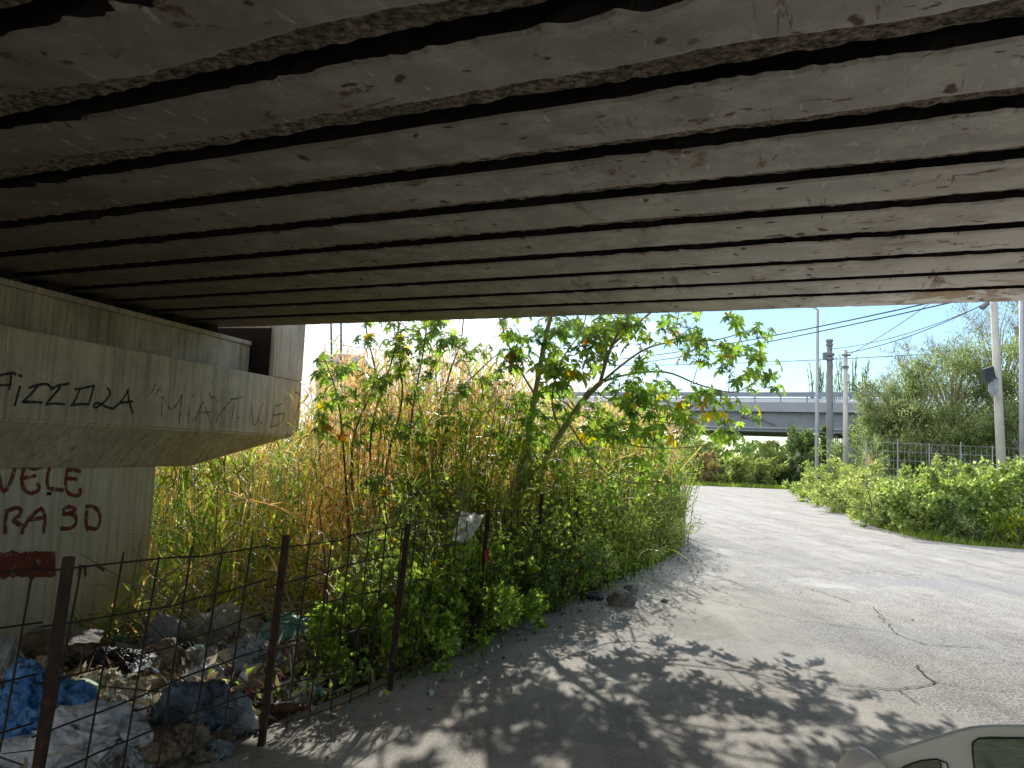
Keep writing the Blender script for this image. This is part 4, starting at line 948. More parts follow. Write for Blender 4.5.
# ------------------------------------------------------------ poles and cables
def pole(name, px, pyb, px2, pyt, d, r0, r1, mat, label, cat='pole', n=12):
    a = at(px, pyb, d); b_ = at(px2, pyt, d); t = thing(name, (a.x, a.y, -.02), label, cat)
    m = MB(); m.tube([(a.x, a.y, -.3), (b_.x, d, b_.z)], [r0, r1], n); m.build('shaft', M[mat], t, True); return t, b_
t, tp = pole('street_lamp', 817, 480, 817.5, 310, 38, .11, .07, 'pole_grey', 'slim tall grey street lamp left of the two stubby poles', 'street lamp')
b = MB(); b.tube([tp, tp+Vector((-.12, 0, .12)), tp+Vector((-.45, 0, .14))], .05, 8); b.build('arm', M['pole_grey'], t)
b = MB(); b.box(tp+Vector((-.78, -.1, .10)), (.4, 0, 0), (0, .2, 0), (0, 0, .08)); b.build('lamp_head', M['pole_dark'], t)
b = MB(); b.tube([Vector((tp.x, tp.y, 3.2)), Vector((tp.x, tp.y, 3.3))], .13, 10); b.build('clamp', M['pole_pale'], t)
t, tp = pole('utility_pole', 830.5, 480, 829.5, 341, 38, .20, .13, 'pole_dark', 'thick dark weathered pole with collars between the street lamp and a thin pale pole')
for z, r in ((tp.z-.25, .17), (tp.z-.75, .24), (tp.z-.95, .22), (tp.z-.05, .17)):
    b = MB(); b.tube([(tp.x, tp.y, z), (tp.x, tp.y, z+.12)], r, 10); b.build('collar', M['pole_dark'], t)
b = MB(); b.box(tp+Vector((-.30, -.15, -.95)), (.14, 0, 0), (0, .25, 0), (0, 0, .35)); b.build('bracket', M['pole_dark'], t)
t, tp2 = pole('utility_pole', 846, 480, 845.5, 350, 37, .15, .09, 'pole_pale', 'thin pale concrete pole right of the dark collared pole')
b = MB(); b.box(tp2+Vector((-.12, -.12, -.9)), (.24, 0, 0), (0, .24, 0), (0, 0, .12)); b.build('bracket', M['pole_dark'], t); b = MB(); b.box(tp2+Vector((-.2, -.12, -.3)), (.4, 0, 0), (0, .1, 0), (0, 0, .08)); b.build('bracket', M['pole_dark'], t)
DP = 27
t, tp3 = pole('utility_pole', 1004, 486, 993, 285, DP, .165, .11, 'pole_pale', 'pale concrete pole carrying a dark floodlight and grey box at right')
lp = thing('floodlight', at(990, 372, DP-.3), 'dark floodlight tilted down on the pale concrete pole', 'lamp')
b = MB(); q = at(983, 385, DP-.3); hA = [at(984, 369, DP-.35), at(993.5, 366, DP-.35), at(996.5, 379, DP-.35), at(986, 383, DP-.35)]
bk = [h+Vector((0, .25, 0)) for h in hA]; b.v = hA+bk; b.f = [(0, 3, 2, 1), (4, 5, 6, 7), (0, 1, 5, 4), (1, 2, 6, 5), (2, 3, 7, 6), (3, 0, 4, 7)]; b.m = [0]*6; b.build('housing', M['lampbody'], lp)
b = MB(); b.tube([at(994, 376, DP-.2), at(999, 380, DP-.08)], .025, 6); b.build('bracket', M['lampbody'], lp)
bx_ = thing('junction_box', at(995, 388, DP-.2), 'small grey box strapped below the floodlight on the pale pole', 'box')
b = MB(); hA = [at(990.5, 379, DP-.3), at(998, 378, DP-.3), at(998, 392, DP-.3), at(994, 397, DP-.3), at(990.5, 391, DP-.3)]; bk = [h+Vector((0, .15, 0)) for h in hA]; b.v = hA+bk
b.f = [(4, 3, 2, 1, 0), (5, 6, 7, 8, 9)]+[(i, (i+1) % 5, 5+(i+1) % 5, 5+i) for i in range(5)]; b.m = [0]*7; b.build('casing', M['boxgrey'], bx_)
b = MB(); b.tube([at(994, 379, DP-.35), at(996, 388, DP-.4), at(997, 398, DP-.2), at(1000, 399, DP-.1)], .012, 6); b.build('cable_loop', M['pole_pale'], bx_)
t, _ = pole('street_lamp', 1021.5, 490, 1021.5, 270, 27, .085, .075, 'pole_grey', 'slim grey pole at the very right edge of the photo')
b = MB(); b.tube([(_.x, _.y, _.z), (_.x-.5, _.y, _.z+.15)], .04, 8); b.build('arm', M['pole_grey'], t)
t, tq = pole('utility_pole', 334, 480, 331, 322, 40, .07, .05, 'darkbark', 'slim dark pole above the reeds beside the pier')
t2, tq2 = pole('utility_pole', 342, 480, 341, 322, 40, .07, .05, 'darkbark', 'second slim dark pole just right of its twin above the reeds')
def cable(p1, p2, sag, r, label, mat='cable'):
    A = at(*p1); B = at(*p2); P = []
    for k in range(17):
        f = k/16; q = A.lerp(B, f); q.z -= sag*4*f*(1-f); P.append(q)
    b = MB(); b.tube(P, r, 5); tag(b.build('overhead_cable', M[mat]), label, 'cable')
cable((988, 302, DP), (846, 353, 37), .25, .018, 'cable fanning from the pale pole down to the thin pale pole')
cable((988, 303, DP), (830, 349, 38), .3, .014, 'cable fanning from the pale pole to the dark collared pole')
cable((989, 304, DP), (940, 352, 42), .1, .012, 'short steep cable dropping from the pale pole into the twiggy tree')
cable((940, 296, 24), (846, 356, 37), .1, .015, 'single cable coming from under the bridge edge to the thin pale pole')
cable((960, 296, 22), (560, 362, 60), .5, .022, 'upper of two long parallel cables crossing the blue sky')
cable((962, 300, 22), (560, 368, 60), .5, .020, 'lower of two long parallel cables crossing the blue sky')
cable((930, 354, 46), (560, 366, 62), .2, .022, 'nearly level cable crossing behind the tree tips')
cable((847, 381, 36.8), (868, 394, 40), .15, .035, 'thick white sleeved cable sagging right of the thin pale pole', 'cable_pale')
cable((331, 340, 39.9), (520, 352, 60), .3, .02, 'upper thin cable above the reeds right of the twin poles')
cable((341, 345, 39.9), (520, 356, 60), .3, .02, 'lower thin cable above the reeds right of the twin poles')
b = MB(); q = at(984, 306, DP); b.tube([at(981, 308, DP), at(988, 303, DP)], .09, 8); tag(b.build('cable_clamp', M['pole_dark']), 'dark sleeve clamp where the cables meet the pale pole', 'clamp')

# wire fence on the right
wf = thing('wire_fence', at(930, 476, 28), 'low wire mesh fence with thin posts behind the right verge bushes', 'fence')
x0 = at(866, 470, 28).x; x1 = at(1075, 470, 28).x; zt_ = at(950, 444, 28).z
i = 0
while x0+i*1.15 < x1:
    b = MB(); b.tube([(x0+i*1.15, 28, -.1), (x0+i*1.15, 28, zt_+(.1 if i % 2 else 0))], .018, 6); b.build('post', M['pole_grey'], wf); i += 1
b = MB()
for k in range(9): b.tube([(x0, 28, .15+k*(zt_-.2)/8), (x1, 28, .15+k*(zt_-.2)/8)], .006, 3)
k = 0
while x0+k*.2 < x1: b.tube([(x0+k*.2, 28.01, .1), (x0+k*.2, 28.01, zt_-.05)], .004, 3); k += 1
b.build('wire_mesh', M['pole_grey'], wf)

# ------------------------------------------------------------ rebar fence on the left
posts = [(-2.62, 2.42), (-2.0, 3.47), (-1.36, 4.60), (-.79, 5.70), (-.24, 7.18), (.31, 8.6), (.83, 9.95), (1.33, 11.3), (1.85, 12.6)]
fz = [1.22, 1.20, 1.20, 1.19, 1.20, 1.30, 1.22, 1.15, 1.1]
fence = thing('rebar_fence', (-2.04, 3.47, 0), 'rusty rebar mesh fence on square posts in front of the dump', 'fence')
for (x, y), h in zip(posts, fz):
    b = MB(); s = .019; l = Vector((.075, U(-.02, .02), 0))
    b.box((x-s, y-s, -.15), (2*s, 0, 0), (0, 2*s, 0), Vector((0, 0, h+.15))+l); b.build('post', M['rust'], fence)
for i in range(len(posts)-1):
    A = Vector((*posts[i], 0)); B = Vector((*posts[i+1], 0)); b = MB(); L = (B-A).length; d = (B-A)/L; off = Vector((-d.y, d.x, 0))*.03
    nn = 6
    hs = [1.14, .92, .70, .48, .26, .06]
    for hi, h in enumerate(hs):
        P = []
        for k in range(9):
            f = k/8; q = A.lerp(B, f)+off; q.z = h+.03*math.sin(f*3.1+i*2+hi)*(1 if i else .5)+.012*nz(f*9, i*3, hi)
            if i == 1: q.z += -.035+.06*f
            P.append(q)
        b.tube(P, .0048, 5)
    k = 0
    while k*.2+.1 < L:
        f = (k*.2+.1)/L; q = A.lerp(B, f)+off*1.3; lean = d*(.10 if i < 4 else .03)*U(.85, 1.15)
        P = [q-lean*.5+Vector((0, 0, .0)), q+Vector((U(-.008, .008), 0, .5)), q+lean*.6+Vector((0, 0, 1.12+(.06 if k % 2 else .02)))]
        b.tube(P, .0052, 5); k += 1
    b.build('mesh_panel', M['rust_wire'], fence)

# ------------------------------------------------------------ rubbish
MC = {}
def bagm(name, a, b, **k):
    if name not in MC: MC[name] = mat_bag(name, a, b, **k)
    return MC[name]
BL = bagm('blue plastic', (.05, .22, .62), (.20, .48, .85)); WH = bagm('white plastic', (.66, .69, .78), (.86, .88, .92)); GR = bagm('grey plastic', (.28, .32, .35), (.44, .48, .52))
DK = bagm('dark blue grey plastic', (.10, .14, .19), (.20, .26, .33)); BR = bagm('brown sacking', (.17, .13, .095), (.32, .26, .19), transl=.02, rough=.8)
TN = bagm('tan cloth', (.50, .43, .30), (.70, .62, .46), transl=.1, rough=.8); TL = bagm('teal plastic', (.16, .48, .40), (.36, .68, .58)); CL_ = bagm('clear film', (.7, .72, .75), (.85, .87, .9), transl=.4, alpha=.55)
PG = bagm('pale green plastic', (.26, .44, .26), (.38, .58, .36), transl=.05); DG = bagm('dark green plastic', (.07, .20, .09), (.12, .30, .14), transl=.02); RD = bagm('red plastic', (.55, .02, .03), (.7, .05, .05), transl=.1)
BK = bagm('black bin bag', (.012, .012, .014), (.04, .04, .045), transl=0, rough=.3); CR = bagm('cream tarpaulin', (.60, .56, .45), (.80, .76, .64), transl=.2, rough=.7)
CB = mat_simple('cardboard', (.25, .18, .11), (.36, .27, .17), 6, .9); NG = bagm('bright green plastic', (.03, .42, .10), (.06, .55, .16), transl=.1)
def bag(px, py, w, h, mat, label, cat='rubbish bag', name='rubbish_bag', crinkle=.45, amp=.3, knot=False, sub=5, deep=.8, lift=.0, seed=None, rot=0):
    w *= 1.06; h *= 1.12; p = onground(px, py+h*.36); d = p.y; rx = w/F*d/2; rz = h/F*d/2
    t = thing(name, (p.x, p.y+rx*.3, p.z), label, cat); c = Vector((p.x, p.y+rx*deep*.5, p.z+rz*.86+lift)); b = MB()
    b.blob((0, 0, 0), (rx*1.02, max(rx, rz)*deep, rz*1.05), seed if seed is not None else int(px+py), amp, 1.5, sub, .82, crinkle=crinkle)
    M3 = Matrix.Rotation(rot, 3, 'Y'); b.v = [M3 @ v + c for v in b.v]
    b.build('body', mat, t, True)
    if knot:
        b = MB(); q = c+Vector((rx*.1, -rx*.1, rz*.92)); b.tube([q-Vector((0, 0, .02)), q+Vector((0, 0, .03))], [.03, .012], 8)
        for k in range(9): b.blade(q+Vector((0, 0, .02)), Vector((math.cos(k*.7), math.sin(k*.7), U(.6, 1.4))), U(.06, .11), .035, .6, 2)
        b.build('knot', mat, t)
    return t
bag(18, 735, 78, 78, BL, 'bright blue knotted plastic bag at the left photo edge behind the nearest post', knot=True)
bag(68, 758, 100, 50, WH, 'big white plastic bag at the bottom left corner', crinkle=.3)
bag(124, 762, 44, 36, WH, 'small whitish bag right beside the big white one')
bag(2, 674, 24, 40, WH, 'white scrap of bag at the left photo edge above the blue bag')
bag(190, 722, 70, 44, DK, 'large dark blue grey bag in the middle of the dump behind the mesh', crinkle=.4)
bag(172, 758, 64, 36, BR, 'crumpled brown sack at the foot of the dark blue grey bag', crinkle=.5)
bag(163, 644, 38, 32, GR, 'upright grey plastic sheet left of the clear film bag', crinkle=.2)
bag(160, 669, 40, 34, BR, 'rounded brown sack below the upright grey sheet', crinkle=.15)
bag(110, 668, 46, 24, BK, 'black bin bag lying between the two brown sacks')
bag(46, 660, 60, 34, BR, 'dull brown sack against the red painted column', crinkle=.2)
bag(98, 690, 34, 22, TN, 'beige crumpled cloth just above the small green ball', 'cloth', 'cloth_bundle', crinkle=.5)
bag(32, 682, 32, 26, TN, 'beige crumpled cloth above the blue bag', 'cloth', 'cloth_bundle', crinkle=.5)
bag(99, 618, 22, 16, BL, 'small crumpled blue plastic scrap near the column corner', 'plastic scrap', 'plastic_scrap', crinkle=.5)
bag(214, 636, 60, 30, CL_, 'shiny clear film bag of bottles in the sun', crinkle=.45)
bag(197, 666, 32, 22, WH, 'white crumpled paper left of the green cap', 'paper', 'crumpled_paper', crinkle=.5)
bag(224, 676, 52, 34, TN, 'sunlit tan stuffed pillow in the middle of the dump', 'pillow', 'stuffed_pillow', crinkle=.12, rot=-.5)
bag(287, 640, 56, 26, TL, 'pale teal plastic bag just right of the second post')
bag(234, 726, 30, 32, GR, 'pale grey crushed carton right of the dark blue grey bag', 'carton', 'crushed_carton', crinkle=.6, sub=3)
bag(212, 757, 26, 20, GR, 'small grey crumpled scrap at the bottom of the dump', 'plastic scrap', 'plastic_scrap', crinkle=.5)
bag(253, 670, 44, 36, GR, 'grey patterned cloth heap left of the second post', 'cloth', 'cloth_bundle', crinkle=.6)
bag(262, 690, 26, 20, BR, 'brown bundle under the grey patterned cloth', 'rubbish bag', crinkle=.4)
bag(296, 668, 36, 28, BR, 'brown bundle right of the second post below the teal bag', crinkle=.4)
bag(60, 725, 50, 30, BK, 'black bag squeezed between the blue bag and the green float')
bag(140, 700, 36, 22, TN, 'faded tan rag left of the dark blue grey bag', 'cloth', 'cloth_bundle', crinkle=.6)
bag(205, 690, 40, 24, WH, 'off white torn bag on top of the dark blue grey bag', crinkle=.6)
bag(20, 640, 40, 20, GR, 'grey plastic bag beneath the red painted band', crinkle=.4)
bag(245, 616, 24, 12, WH, 'white wrapper at the foot of the reeds', 'wrapper', 'wrapper', crinkle=.6, sub=3)
bag(330, 606, 30, 14, TN, 'tan rag by the foot of the reeds near the cream tarpaulin', 'cloth', 'cloth_bundle', crinkle=.5)
bag(268, 628, 30, 14, BK, 'flattened black bag at the foot of the reeds right of the clear film bag', crinkle=.5, sub=3)
bag(73, 703, 38, 23, PG, 'pale green oval plastic float behind the nearest post', 'float', 'plastic_float', crinkle=0, amp=.05, sub=3, deep=.6, lift=.05)
bag(116, 724, 20, 21, DG, 'small dark green ball below the beige cloth', 'ball', 'ball', crinkle=0, amp=.03, sub=3, deep=.9)
bag(229, 645, 10, 9, RD, 'small round red plastic scrap on the clear film bag', 'plastic scrap', 'plastic_scrap', crinkle=0, amp=.04, sub=2, lift=.10)
bag(214, 666, 11, 9, NG, 'small round bright green plastic scrap beside the tan pillow', 'plastic scrap', 'plastic_scrap', crinkle=0, amp=.04, sub=2, lift=.06)
XC = [('white', WH), ('clear', CL_), ('tan', TN), ('grey', GR), ('teal', TL), ('black', BK)]
WHERE = ['near the column foot', 'left of the grey plastic sheet', 'between the nearest and second posts', 'above the tan pillow', 'below the clear film bag', 'left of the teal bag', 'beside the black bin bag', 'above the dark blue grey bag', 'under the fallen reed stems', 'right of the second post']
SPOTS = [(58, 640), (140, 652), (128, 690), (214, 655), (190, 652), (262, 645), (98, 660), (176, 694), (190, 622), (300, 690)]
for k, (px, py) in enumerate(SPOTS):
    for m_ in range(4):
        cn_, mt_ = XC[(k+m_*2+(k//3)+(m_ == 3)) % 6]; sz = ('small', 'tiny', 'crushed', 'flattened')[m_]
        bag(px+(-14, 2, 15, -4)[m_]+U(-3, 3), py+(3, -7, 5, 12)[m_]+U(-3, 3), (22, 13, 19, 24)[m_], (15, 10, 12, 9)[m_], mt_, '%s %s plastic scrap %s' % (sz, cn_, WHERE[k]), 'plastic scrap', 'plastic_scrap', crinkle=.75, sub=3, amp=.4)
# cream tarpaulin sheet leaning
def sheet(pts, mat, label, cat, name, nu=26, nv=16, amp=.06):
    Q = [at(*p) for p in pts]; b = MB()
    for i in range(nu+1):
        for j in range(nv+1):
            u_ = i/nu; v_ = j/nv; q = Q[0].lerp(Q[1], u_).lerp(Q[3].lerp(Q[2], u_), v_)
            k = nz(u_*3.3+pts[0][0], v_*3, 1)*amp*2+abs(nz(u_*9, v_*5, 4))*amp; e = 1+0*(u_)
            q = q+Vector((nz(u_*6, v_*6, 7)*amp*.7, k, nz(u_*6, v_*5, 2)*amp*.9)); b.v.append(q)
    for i in range(nu):
        for j in range(nv): a = i*(nv+1)+j; b.f.append((a, a+1, a+nv+2, a+nv+1)); b.m.append(0)
    o = b.build(name, mat, None, True, loc=Q[0]); tag(o, label, cat)
sheet([(296, 668, 7.0), (345, 592, 7.9), (368, 594, 7.9), (336, 676, 6.9)], CR, 'cream crumpled tarpaulin draped up the bank right of the teal bag', 'tarpaulin', 'tarpaulin', amp=.09)
sheet([(68, 644, 7.6), (74, 628, 8.0), (104, 630, 8.0), (100, 642, 7.6)], M['stone'], 'flat grey board with sun spots near the column corner', 'board', 'flat_board', amp=.02)
sheet([(248, 752, 4.9), (262, 715, 5.1), (268, 722, 5.1), (256, 756, 4.85)], CB, 'torn strip of cardboard leaning at the foot of the second post', 'cardboard', 'cardboard_strip', 10, 6, .02)
sheet([(192, 744, 5.0), (224, 722, 5.3), (228, 728, 5.3), (198, 752, 4.95)], CB, 'long torn cardboard strip in front of the dark blue grey bag', 'cardboard', 'cardboard_strip', 10, 6, .02)
sheet([(128, 668, 6.4), (142, 652, 6.6), (158, 655, 6.6), (146, 672, 6.3)], BL if False else GR, 'grey torn plastic beside the black bin bag', 'plastic scrap', 'plastic_scrap', 14, 10, .05)
# bag on fence
sheet([(461, 511, 6.95), (484, 516, 7.0), (467, 546, 7.0), (451, 539, 6.92)], bagm('thin white film', (.8, .8, .78), (.93, .93, .9), transl=.65, alpha=.92), 'torn whitish plastic bag caught on the fence wires beside a post', 'plastic bag', 'plastic_bag', 24, 24, .035)
sheet([(484, 551, 7.1), (488, 549, 7.1), (488, 562, 7.1), (485, 564, 7.1)], RD, 'faded red ribbon tied to the fence post near the caught bag', 'ribbon', 'red_ribbon', 4, 6, .01)
def bottle(px, py, L, mat, capm, label, ang=0.3, yaw=.5):
    p = onground(px, py); t = thing('plastic_bottle', p, label, 'bottle'); b = MB(); d = Vector((math.cos(yaw), math.sin(yaw), math.sin(ang)*.4)).normalized(); r = L*.16
    s = p+Vector((0, 0, r+.03)); prof = [(0, .3), (.02, .95), (.3, 1), (.32, .9), (.34, 1), (.62, 1), (.78, .7), (.88, .33), (.93, .33)]
    b.tube([s+d*L*k for k, q in prof], [r*q for k, q in prof], 14); b.build('body', mat, t, True)
    b = MB(); b.tube([s+d*L*.931, s+d*L], r*.4, 12); b.build('cap', capm, t)
BO = mat_bag('brown bottle', (.10, .045, .025), (.16, .08, .04), transl=.1, rough=.2)
bottle(266, 720, .24, BO, RD, 'brown bottle lying right behind the second post', .1, .2)
bottle(205, 640, .26, CL_, BL, 'clear bottle with blue cap in the sunlit film', .5, 1.0)
bottle(150, 712, .25, CL_, WH, 'clear bottle with white cap left of the dark blue grey bag', .2, 2.6)
bottle(84, 676, .22, NG, WH, 'green bottle above the pale green float', .2, .3)
PK = bagm('pink plastic', (.6, .2, .25), (.8, .38, .42), transl=.2); YL = bagm('yellow plastic', (.6, .42, .06), (.8, .6, .12), transl=.1)
for k, (px, py, L, m1, m2, lb) in enumerate(((236, 655, .28, CL_, RD, 'clear bottle with red cap in front of the clear film bag'), (128, 648, .26, TL, WH, 'teal bottle left of the upright grey sheet'), (300, 652, .24, NG, WH, 'green bottle lying right of the teal bag'),
     (96, 708, .24, CL_, BL, 'clear bottle with blue cap right of the pale green float'), (170, 690, .24, YL, RD, 'yellow bottle above the dark blue grey bag'), (52, 690, .22, WH, BL, 'white bottle above the blue bag'), (248, 704, .22, PK, WH, 'pink bottle left of the second post'), (212, 700, .24, WH, RD, 'white bottle with red cap on the dark blue grey bag'))):
    bottle(px, py, L, m1, m2, lb, U(.1, .5), U(0, 3))
def carton(px, py, s_, mat, label):
    p = onground(px, py); b = MB(); rz = Matrix.Rotation(U(0, 3), 3, 'Z') @ Matrix.Rotation(U(-.5, .5), 3, 'X'); X = rz @ Vector((s_*1.3, 0, 0)); Y = rz @ Vector((0, s_*.8, 0)); Z = rz @ Vector((0, 0, s_*.6))
    t = thing('crushed_carton', p, label, 'carton'); b.box(p+Vector((0, 0, .03)), X, Y, Z); b.v = [v+rdir()*s_*.13 for v in b.v]; b.build('box', mat, t)
    b = MB(); q = p+Vector((0, 0, .03))+Z*1.02; b.quad(q, q+X*.95, q+X*.9+Y*.5+Z*.8, q+Y*.5+Z*.7); b.build('flap', mat, t)
for px, py, s_, mt_, lb in ((112, 682, .14, CB, 'small brown cardboard box above the small green ball'), (246, 690, .12, M['white'], 'small white carton left of the second post'), (186, 652, .13, CB, 'brown carton beside the rounded brown sack'), (72, 664, .15, CB, 'torn brown carton near the column foot'), (278, 700, .11, PK, 'small pink carton right of the second post'), (150, 738, .13, M['white'], 'white carton below the dark blue grey bag'), (36, 668, .12, YL, 'small yellow carton at the column foot')):
    carton(px, py, s_, mt_, lb)
# loose litter and rubble
lit = MB()
for i in range(11000):
    y = 3.0+6.8*R(); x = U(-5.6, -.1)*1.0
    s = fence_side(x, y)
    if s < .05 or (s > 4.4): continue
    p = Vector((x, y, gz(x, y)+U(.0, .10)+.16*max(0, nz(x*2.2, y*2.2, 3))*2*R()))
    k = R()
    if k < .6: lit.leaf(p, rdir(.15), U(.04, .13), U(.02, .07))
    elif k < .85: lit.blade(p, rdir(.1), U(.08, .3), U(.006, .03), .3, 2)
    else:
        a = rdir(.2)*U(.03, .08); c = rdir(.2)*U(.03, .08); lit.quad(p, p+a, p+a+c+rdir()*.03, p+c)
stuff(lit.build('litter', M['litter']), 'loose scraps, dead leaves and shredded rubbish covering the dump', 'litter')
tw_ = MB()
for i in range(110):
    y = U(3.6, 9.2); x = U(-5, -.4)
    if fence_side(x, y) < .2: continue
    p = Vector((x, y, gz(x, y)+U(.05, .18))); d = Vector((U(-1, 1), U(-1, 1), U(-.1, .35))).normalized(); tw_.tube([p, p+d*U(.15, .35), p+d*U(.4, .9)], [.006, .005, .003], 4)
stuff(tw_.build('loose_twigs', M['darkbark']), 'thin dead twigs scattered over the rubbish', 'twigs')
rk = MB()
for i in range(300):
    if R() < .85: y = U(4.2, 14); x = road_left(y)+abs(random.gauss(0, .35))
    else: y = U(5, 30); x = U(road_left(y), interp(REd, y))
    s = U(.004, .014)*(1.6 if R() < .1 else 1); rk.blob((x, y, .008+s*.3), (s, s*U(.7, 1.2), s*.7), i, .3, 1.5, 1)
stuff(rk.build('loose_gravel', M['stone']), 'loose gravel and crumbs scattered on the road', 'gravel')
dl = MB()
for i in range(420):
    y = U(4.2, 15); x = road_left(y)+abs(random.gauss(0, .45)); dl.leaf(Vector((x, y, .012+U(0, .02))), rdir(.1), U(.03, .07), U(.02, .045))
stuff(dl.build('fallen_leaves', M['litter']), 'dead leaves fallen along the left edge of the road', 'leaves')
def stone(px, py, w, h, mat, label, cat='stone', name='stone', sub=3):
    p = onz(px, py+h/2, .0); r = w/F*p.y/2; q = h/F*p.y/2; b = MB(); b.blob((p.x, p.y+r*.5, q*.7), (r, r*.8, q*1.2), px, .35, 1.4, sub, .6); tag(b.build(name, mat, None, False, loc=(p.x, p.y, 0)), label, cat)
stone(623, 599, 24, 15, M['stone'], 'largest grey stone on the left road edge')
stone(632, 590, 14, 10, M['stone'], 'smaller grey stone just behind the largest one on the left road edge')
stone(590, 597, 26, 8, BK, 'flattened dark plastic lump at the road edge left of the grey stones', 'plastic scrap', 'plastic_scrap')
stone(586, 601, 6, 3, M['stone'], 'tiny stone in front of the dark plastic lump')
for px, py, lb in ((665, 601, 'lone dark pebble on the sunlit road right of the grey stones'), ):
    stone(px, py, 7, 4, M['stone'], lb)

# ------------------------------------------------------------ car with open rear door
CY = 1.62; S = 5.02
def cp(x, y, dy=0.0): p = at(820+x/S, 692+y/S, CY); return Vector((p.x, CY+dy, p.z))
car = thing('car', (1.7, 1.62, 0), 'pale beige car at the bottom right corner, only its window frame in view', 'car')
door = None
def frame(outer, holes, name, mat, parent, ext=.005, bev=.003, y=CY):
    cu = bpy.data.curves.new(name, 'CURVE'); cu.dimensions = '2D'; cu.fill_mode = 'BOTH'; cu.extrude = ext; cu.bevel_depth = bev; cu.bevel_resolution = 3; cu.resolution_u = 10
    for ring in [outer]+holes:
        sp = cu.splines.new('BEZIER'); sp.bezier_points.add(len(ring)-1); sp.use_cyclic_u = True
        for bp, p in zip(sp.bezier_points, ring):
            bp.co = (p[0], p[1], 0); h = 'VECTOR' if len(p) > 2 and p[2] else 'AUTO'; bp.handle_left_type = h; bp.handle_right_type = h
    o = bpy.data.objects.new('tmp', cu); COL.objects.link(o); bpy.context.view_layer.update()
    me = bpy.data.meshes.new_from_object(o.evaluated_get(bpy.context.evaluated_depsgraph_get())); bpy.data.objects.remove(o)
    me.transform(Matrix(((1, 0, 0, 0), (0, .1, -1, y-1.24*.1), (0, 1, 0, 0), (0, 0, 0, 1)))); me.transform(Matrix.Translation(-parent_world(parent)))
    me.materials.clear(); me.materials.append(mat)
    me.polygons.foreach_set('use_smooth', [True]*len(me.polygons))
    n = bpy.data.objects.new(name, me); COL.objects.link(n); n.parent = parent; return n
def c2(x, y, v=0): p = cp(x, y); return (p.x, p.z, v)
zbelt = .92
pl = cp(275, 392)
outer = [c2(272, 328, 1), c2(330, 306), c2(450, 270), c2(600, 226), c2(700, 198), c2(790, 180), c2(1024, 174), c2(1500, 172), c2(2000, 190), c2(2300, 300), c2(2360, 700, 1)]
outer += [(cp(2360, 700).x+.01, .40, 1), (cp(600, 700).x, .36, 1), (cp(420, 700).x, .55, 0), (cp(330, 700).x, .80, 0)]
outer += [c2(285, 420, 1)]
h1 = [c2(345, 395), c2(400, 352), c2(480, 326), c2(560, 318), c2(610, 338), c2(622, 395), c2(630, 560, 1), c2(480, 570, 0), c2(370, 470, 0)]
h2 = [c2(740, 290), c2(744, 240), c2(775, 219), c2(1024, 217), c2(1500, 217), c2(1960, 232), c2(2190, 330), c2(2240, 640, 1), c2(760, 600, 1)]
door = frame(outer, [h1, h2], 'door', M['car'], car)
door['label'] = 'opened pale beige rear door'
def pane(ring, name):
    b = MB(); b.v = [Vector((p[0], CY+.002+(p[1]-1.24)*.1, p[1])) for p in ring]; b.f = [tuple(range(len(ring)))]; b.m = [0]; o = b.build(name, M['glass'], None); o.parent = car; o.data.transform(Matrix.Translation(-parent_world(car))); return o
def grow(r, k): 
    cx = sum(p[0] for p in r)/len(r); cz = sum(p[1] for p in r)/len(r); return [(cx+(p[0]-cx)*k, cz+(p[1]-cz)*k) for p in r]
pane(grow(h1, 1.12), 'quarter_window'); pane(grow(h2, 1.03), 'side_window')
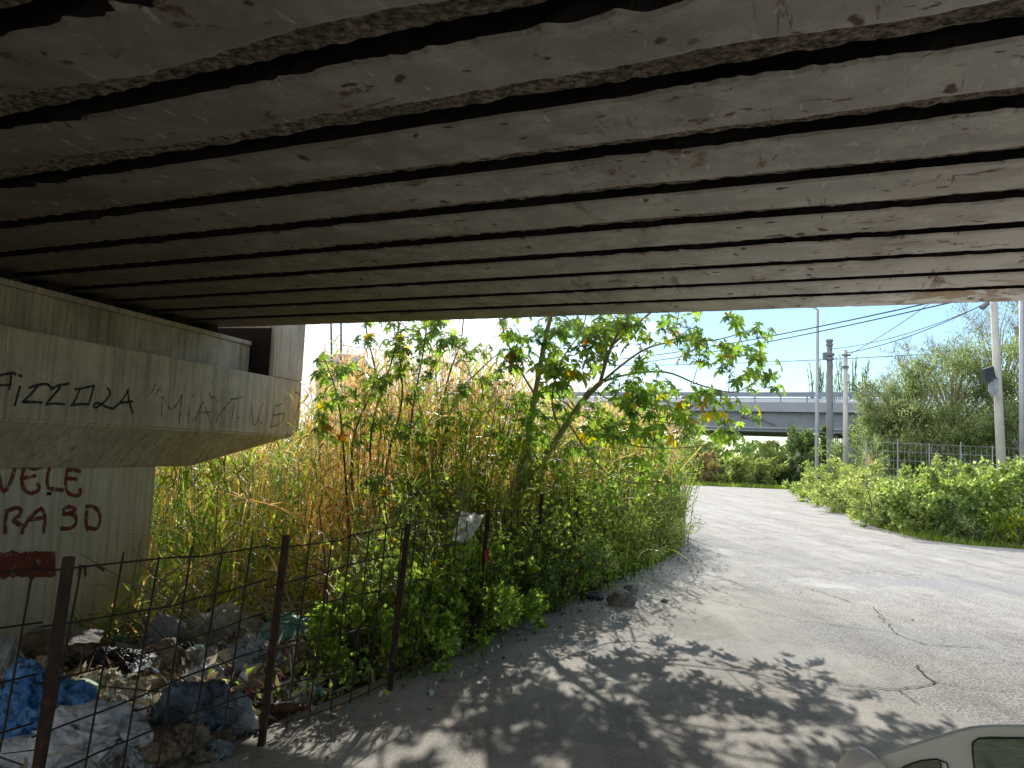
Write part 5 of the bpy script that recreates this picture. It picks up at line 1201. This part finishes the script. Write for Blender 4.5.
# body corner left of the black gap
frame([c2(246, 333), c2(262, 392), c2(258, 520, 1), c2(60, 640, 1), c2(120, 430), c2(165, 362), c2(195, 344)], [], 'mirror_housing', M['car'], car, .03, .012)
b = MB(); b.tube([Vector((p[0], CY-.012+(p[1]-1.24)*.1, p[1])) for p in grow(h2, 1.0)+[grow(h2, 1.0)[0]]], .0018, 6); b.build('window_seal', M['rubber'], car)
b = MB(); b.tube([Vector((p[0], CY-.012+(p[1]-1.24)*.1, p[1])) for p in h1+[h1[0]]], .0016, 6); b.build('window_seal', M['rubber'], car)
frame([c2(249, 332, 1), c2(268, 330, 1), c2(284, 392, 1), c2(284, 470, 1), c2(262, 470, 1), c2(262, 392, 1)], [], 'rubber_seal', M['rubber'], car, .008, .002)

for k, (x, y) in enumerate(((-3.5, -9), (-.5, -9.8), (2.5, -9.2), (5.5, -9.6), (8.5, -9.5), (11.5, -9))):
    bush('bank_bush', (x, y), (2.1, 1.6, 5.5), 6500, .28, .2, M['bushA'] if k % 2 else M['bushC'], ['leftmost green bush on the bank behind the bridge', 'second bush on the bank behind the bridge', 'bush in the middle of the bank behind the bridge', 'bush right of the middle on the bank behind the bridge', 'last but one bush on the bank behind the bridge', 'rightmost bush on the bank behind the bridge'][k], 'bush')
GROUPS = {'leafy_weed': 'weed clumps along the rebar fence', 'roadside_bush': 'bushes on the left road edge', 'bramble_bush': 'broad leaved bushes on the right verge', 'verge_bush': 'bushes on the right verge',
 'grey_shrub': 'grey shrubs by the lamp posts', 'yellow_weed': 'yellow weeds at the right road edge', 'far_bush': 'bushes closing the far end of the road', 'far_shrub': 'shrubs behind the far bushes', 'ivy_mass': 'overgrowth on the far bridge end',
 'feathery_tree': 'feathery trees behind the wire fence', 'bare_tree': 'twiggy trees behind the wire fence', 'utility_pole': 'utility poles', 'street_lamp': 'street lamps', 'overhead_cable': 'overhead cables', 'castor_sapling': 'saplings among the reeds',
 'rubbish_bag': 'rubbish bags in the dump', 'cloth_bundle': 'rags in the dump', 'plastic_bottle': 'bottles in the dump', 'plastic_scrap': 'plastic scraps in the dump', 'verge_weed': 'mixed weeds on the right verge', 'crushed_carton': 'cartons in the dump', 'cardboard_strip': 'torn cardboard strips', 'stone': 'stones at the left road edge', 'bank_bush': 'bushes behind the bridge', 'house': 'distant houses'}
for o in list(COL.objects):
    if o.parent is None and 'label' in o:
        g_ = GROUPS.get(o.name.split('.')[0])
        if g_ and 'kind' not in o: o['group'] = g_
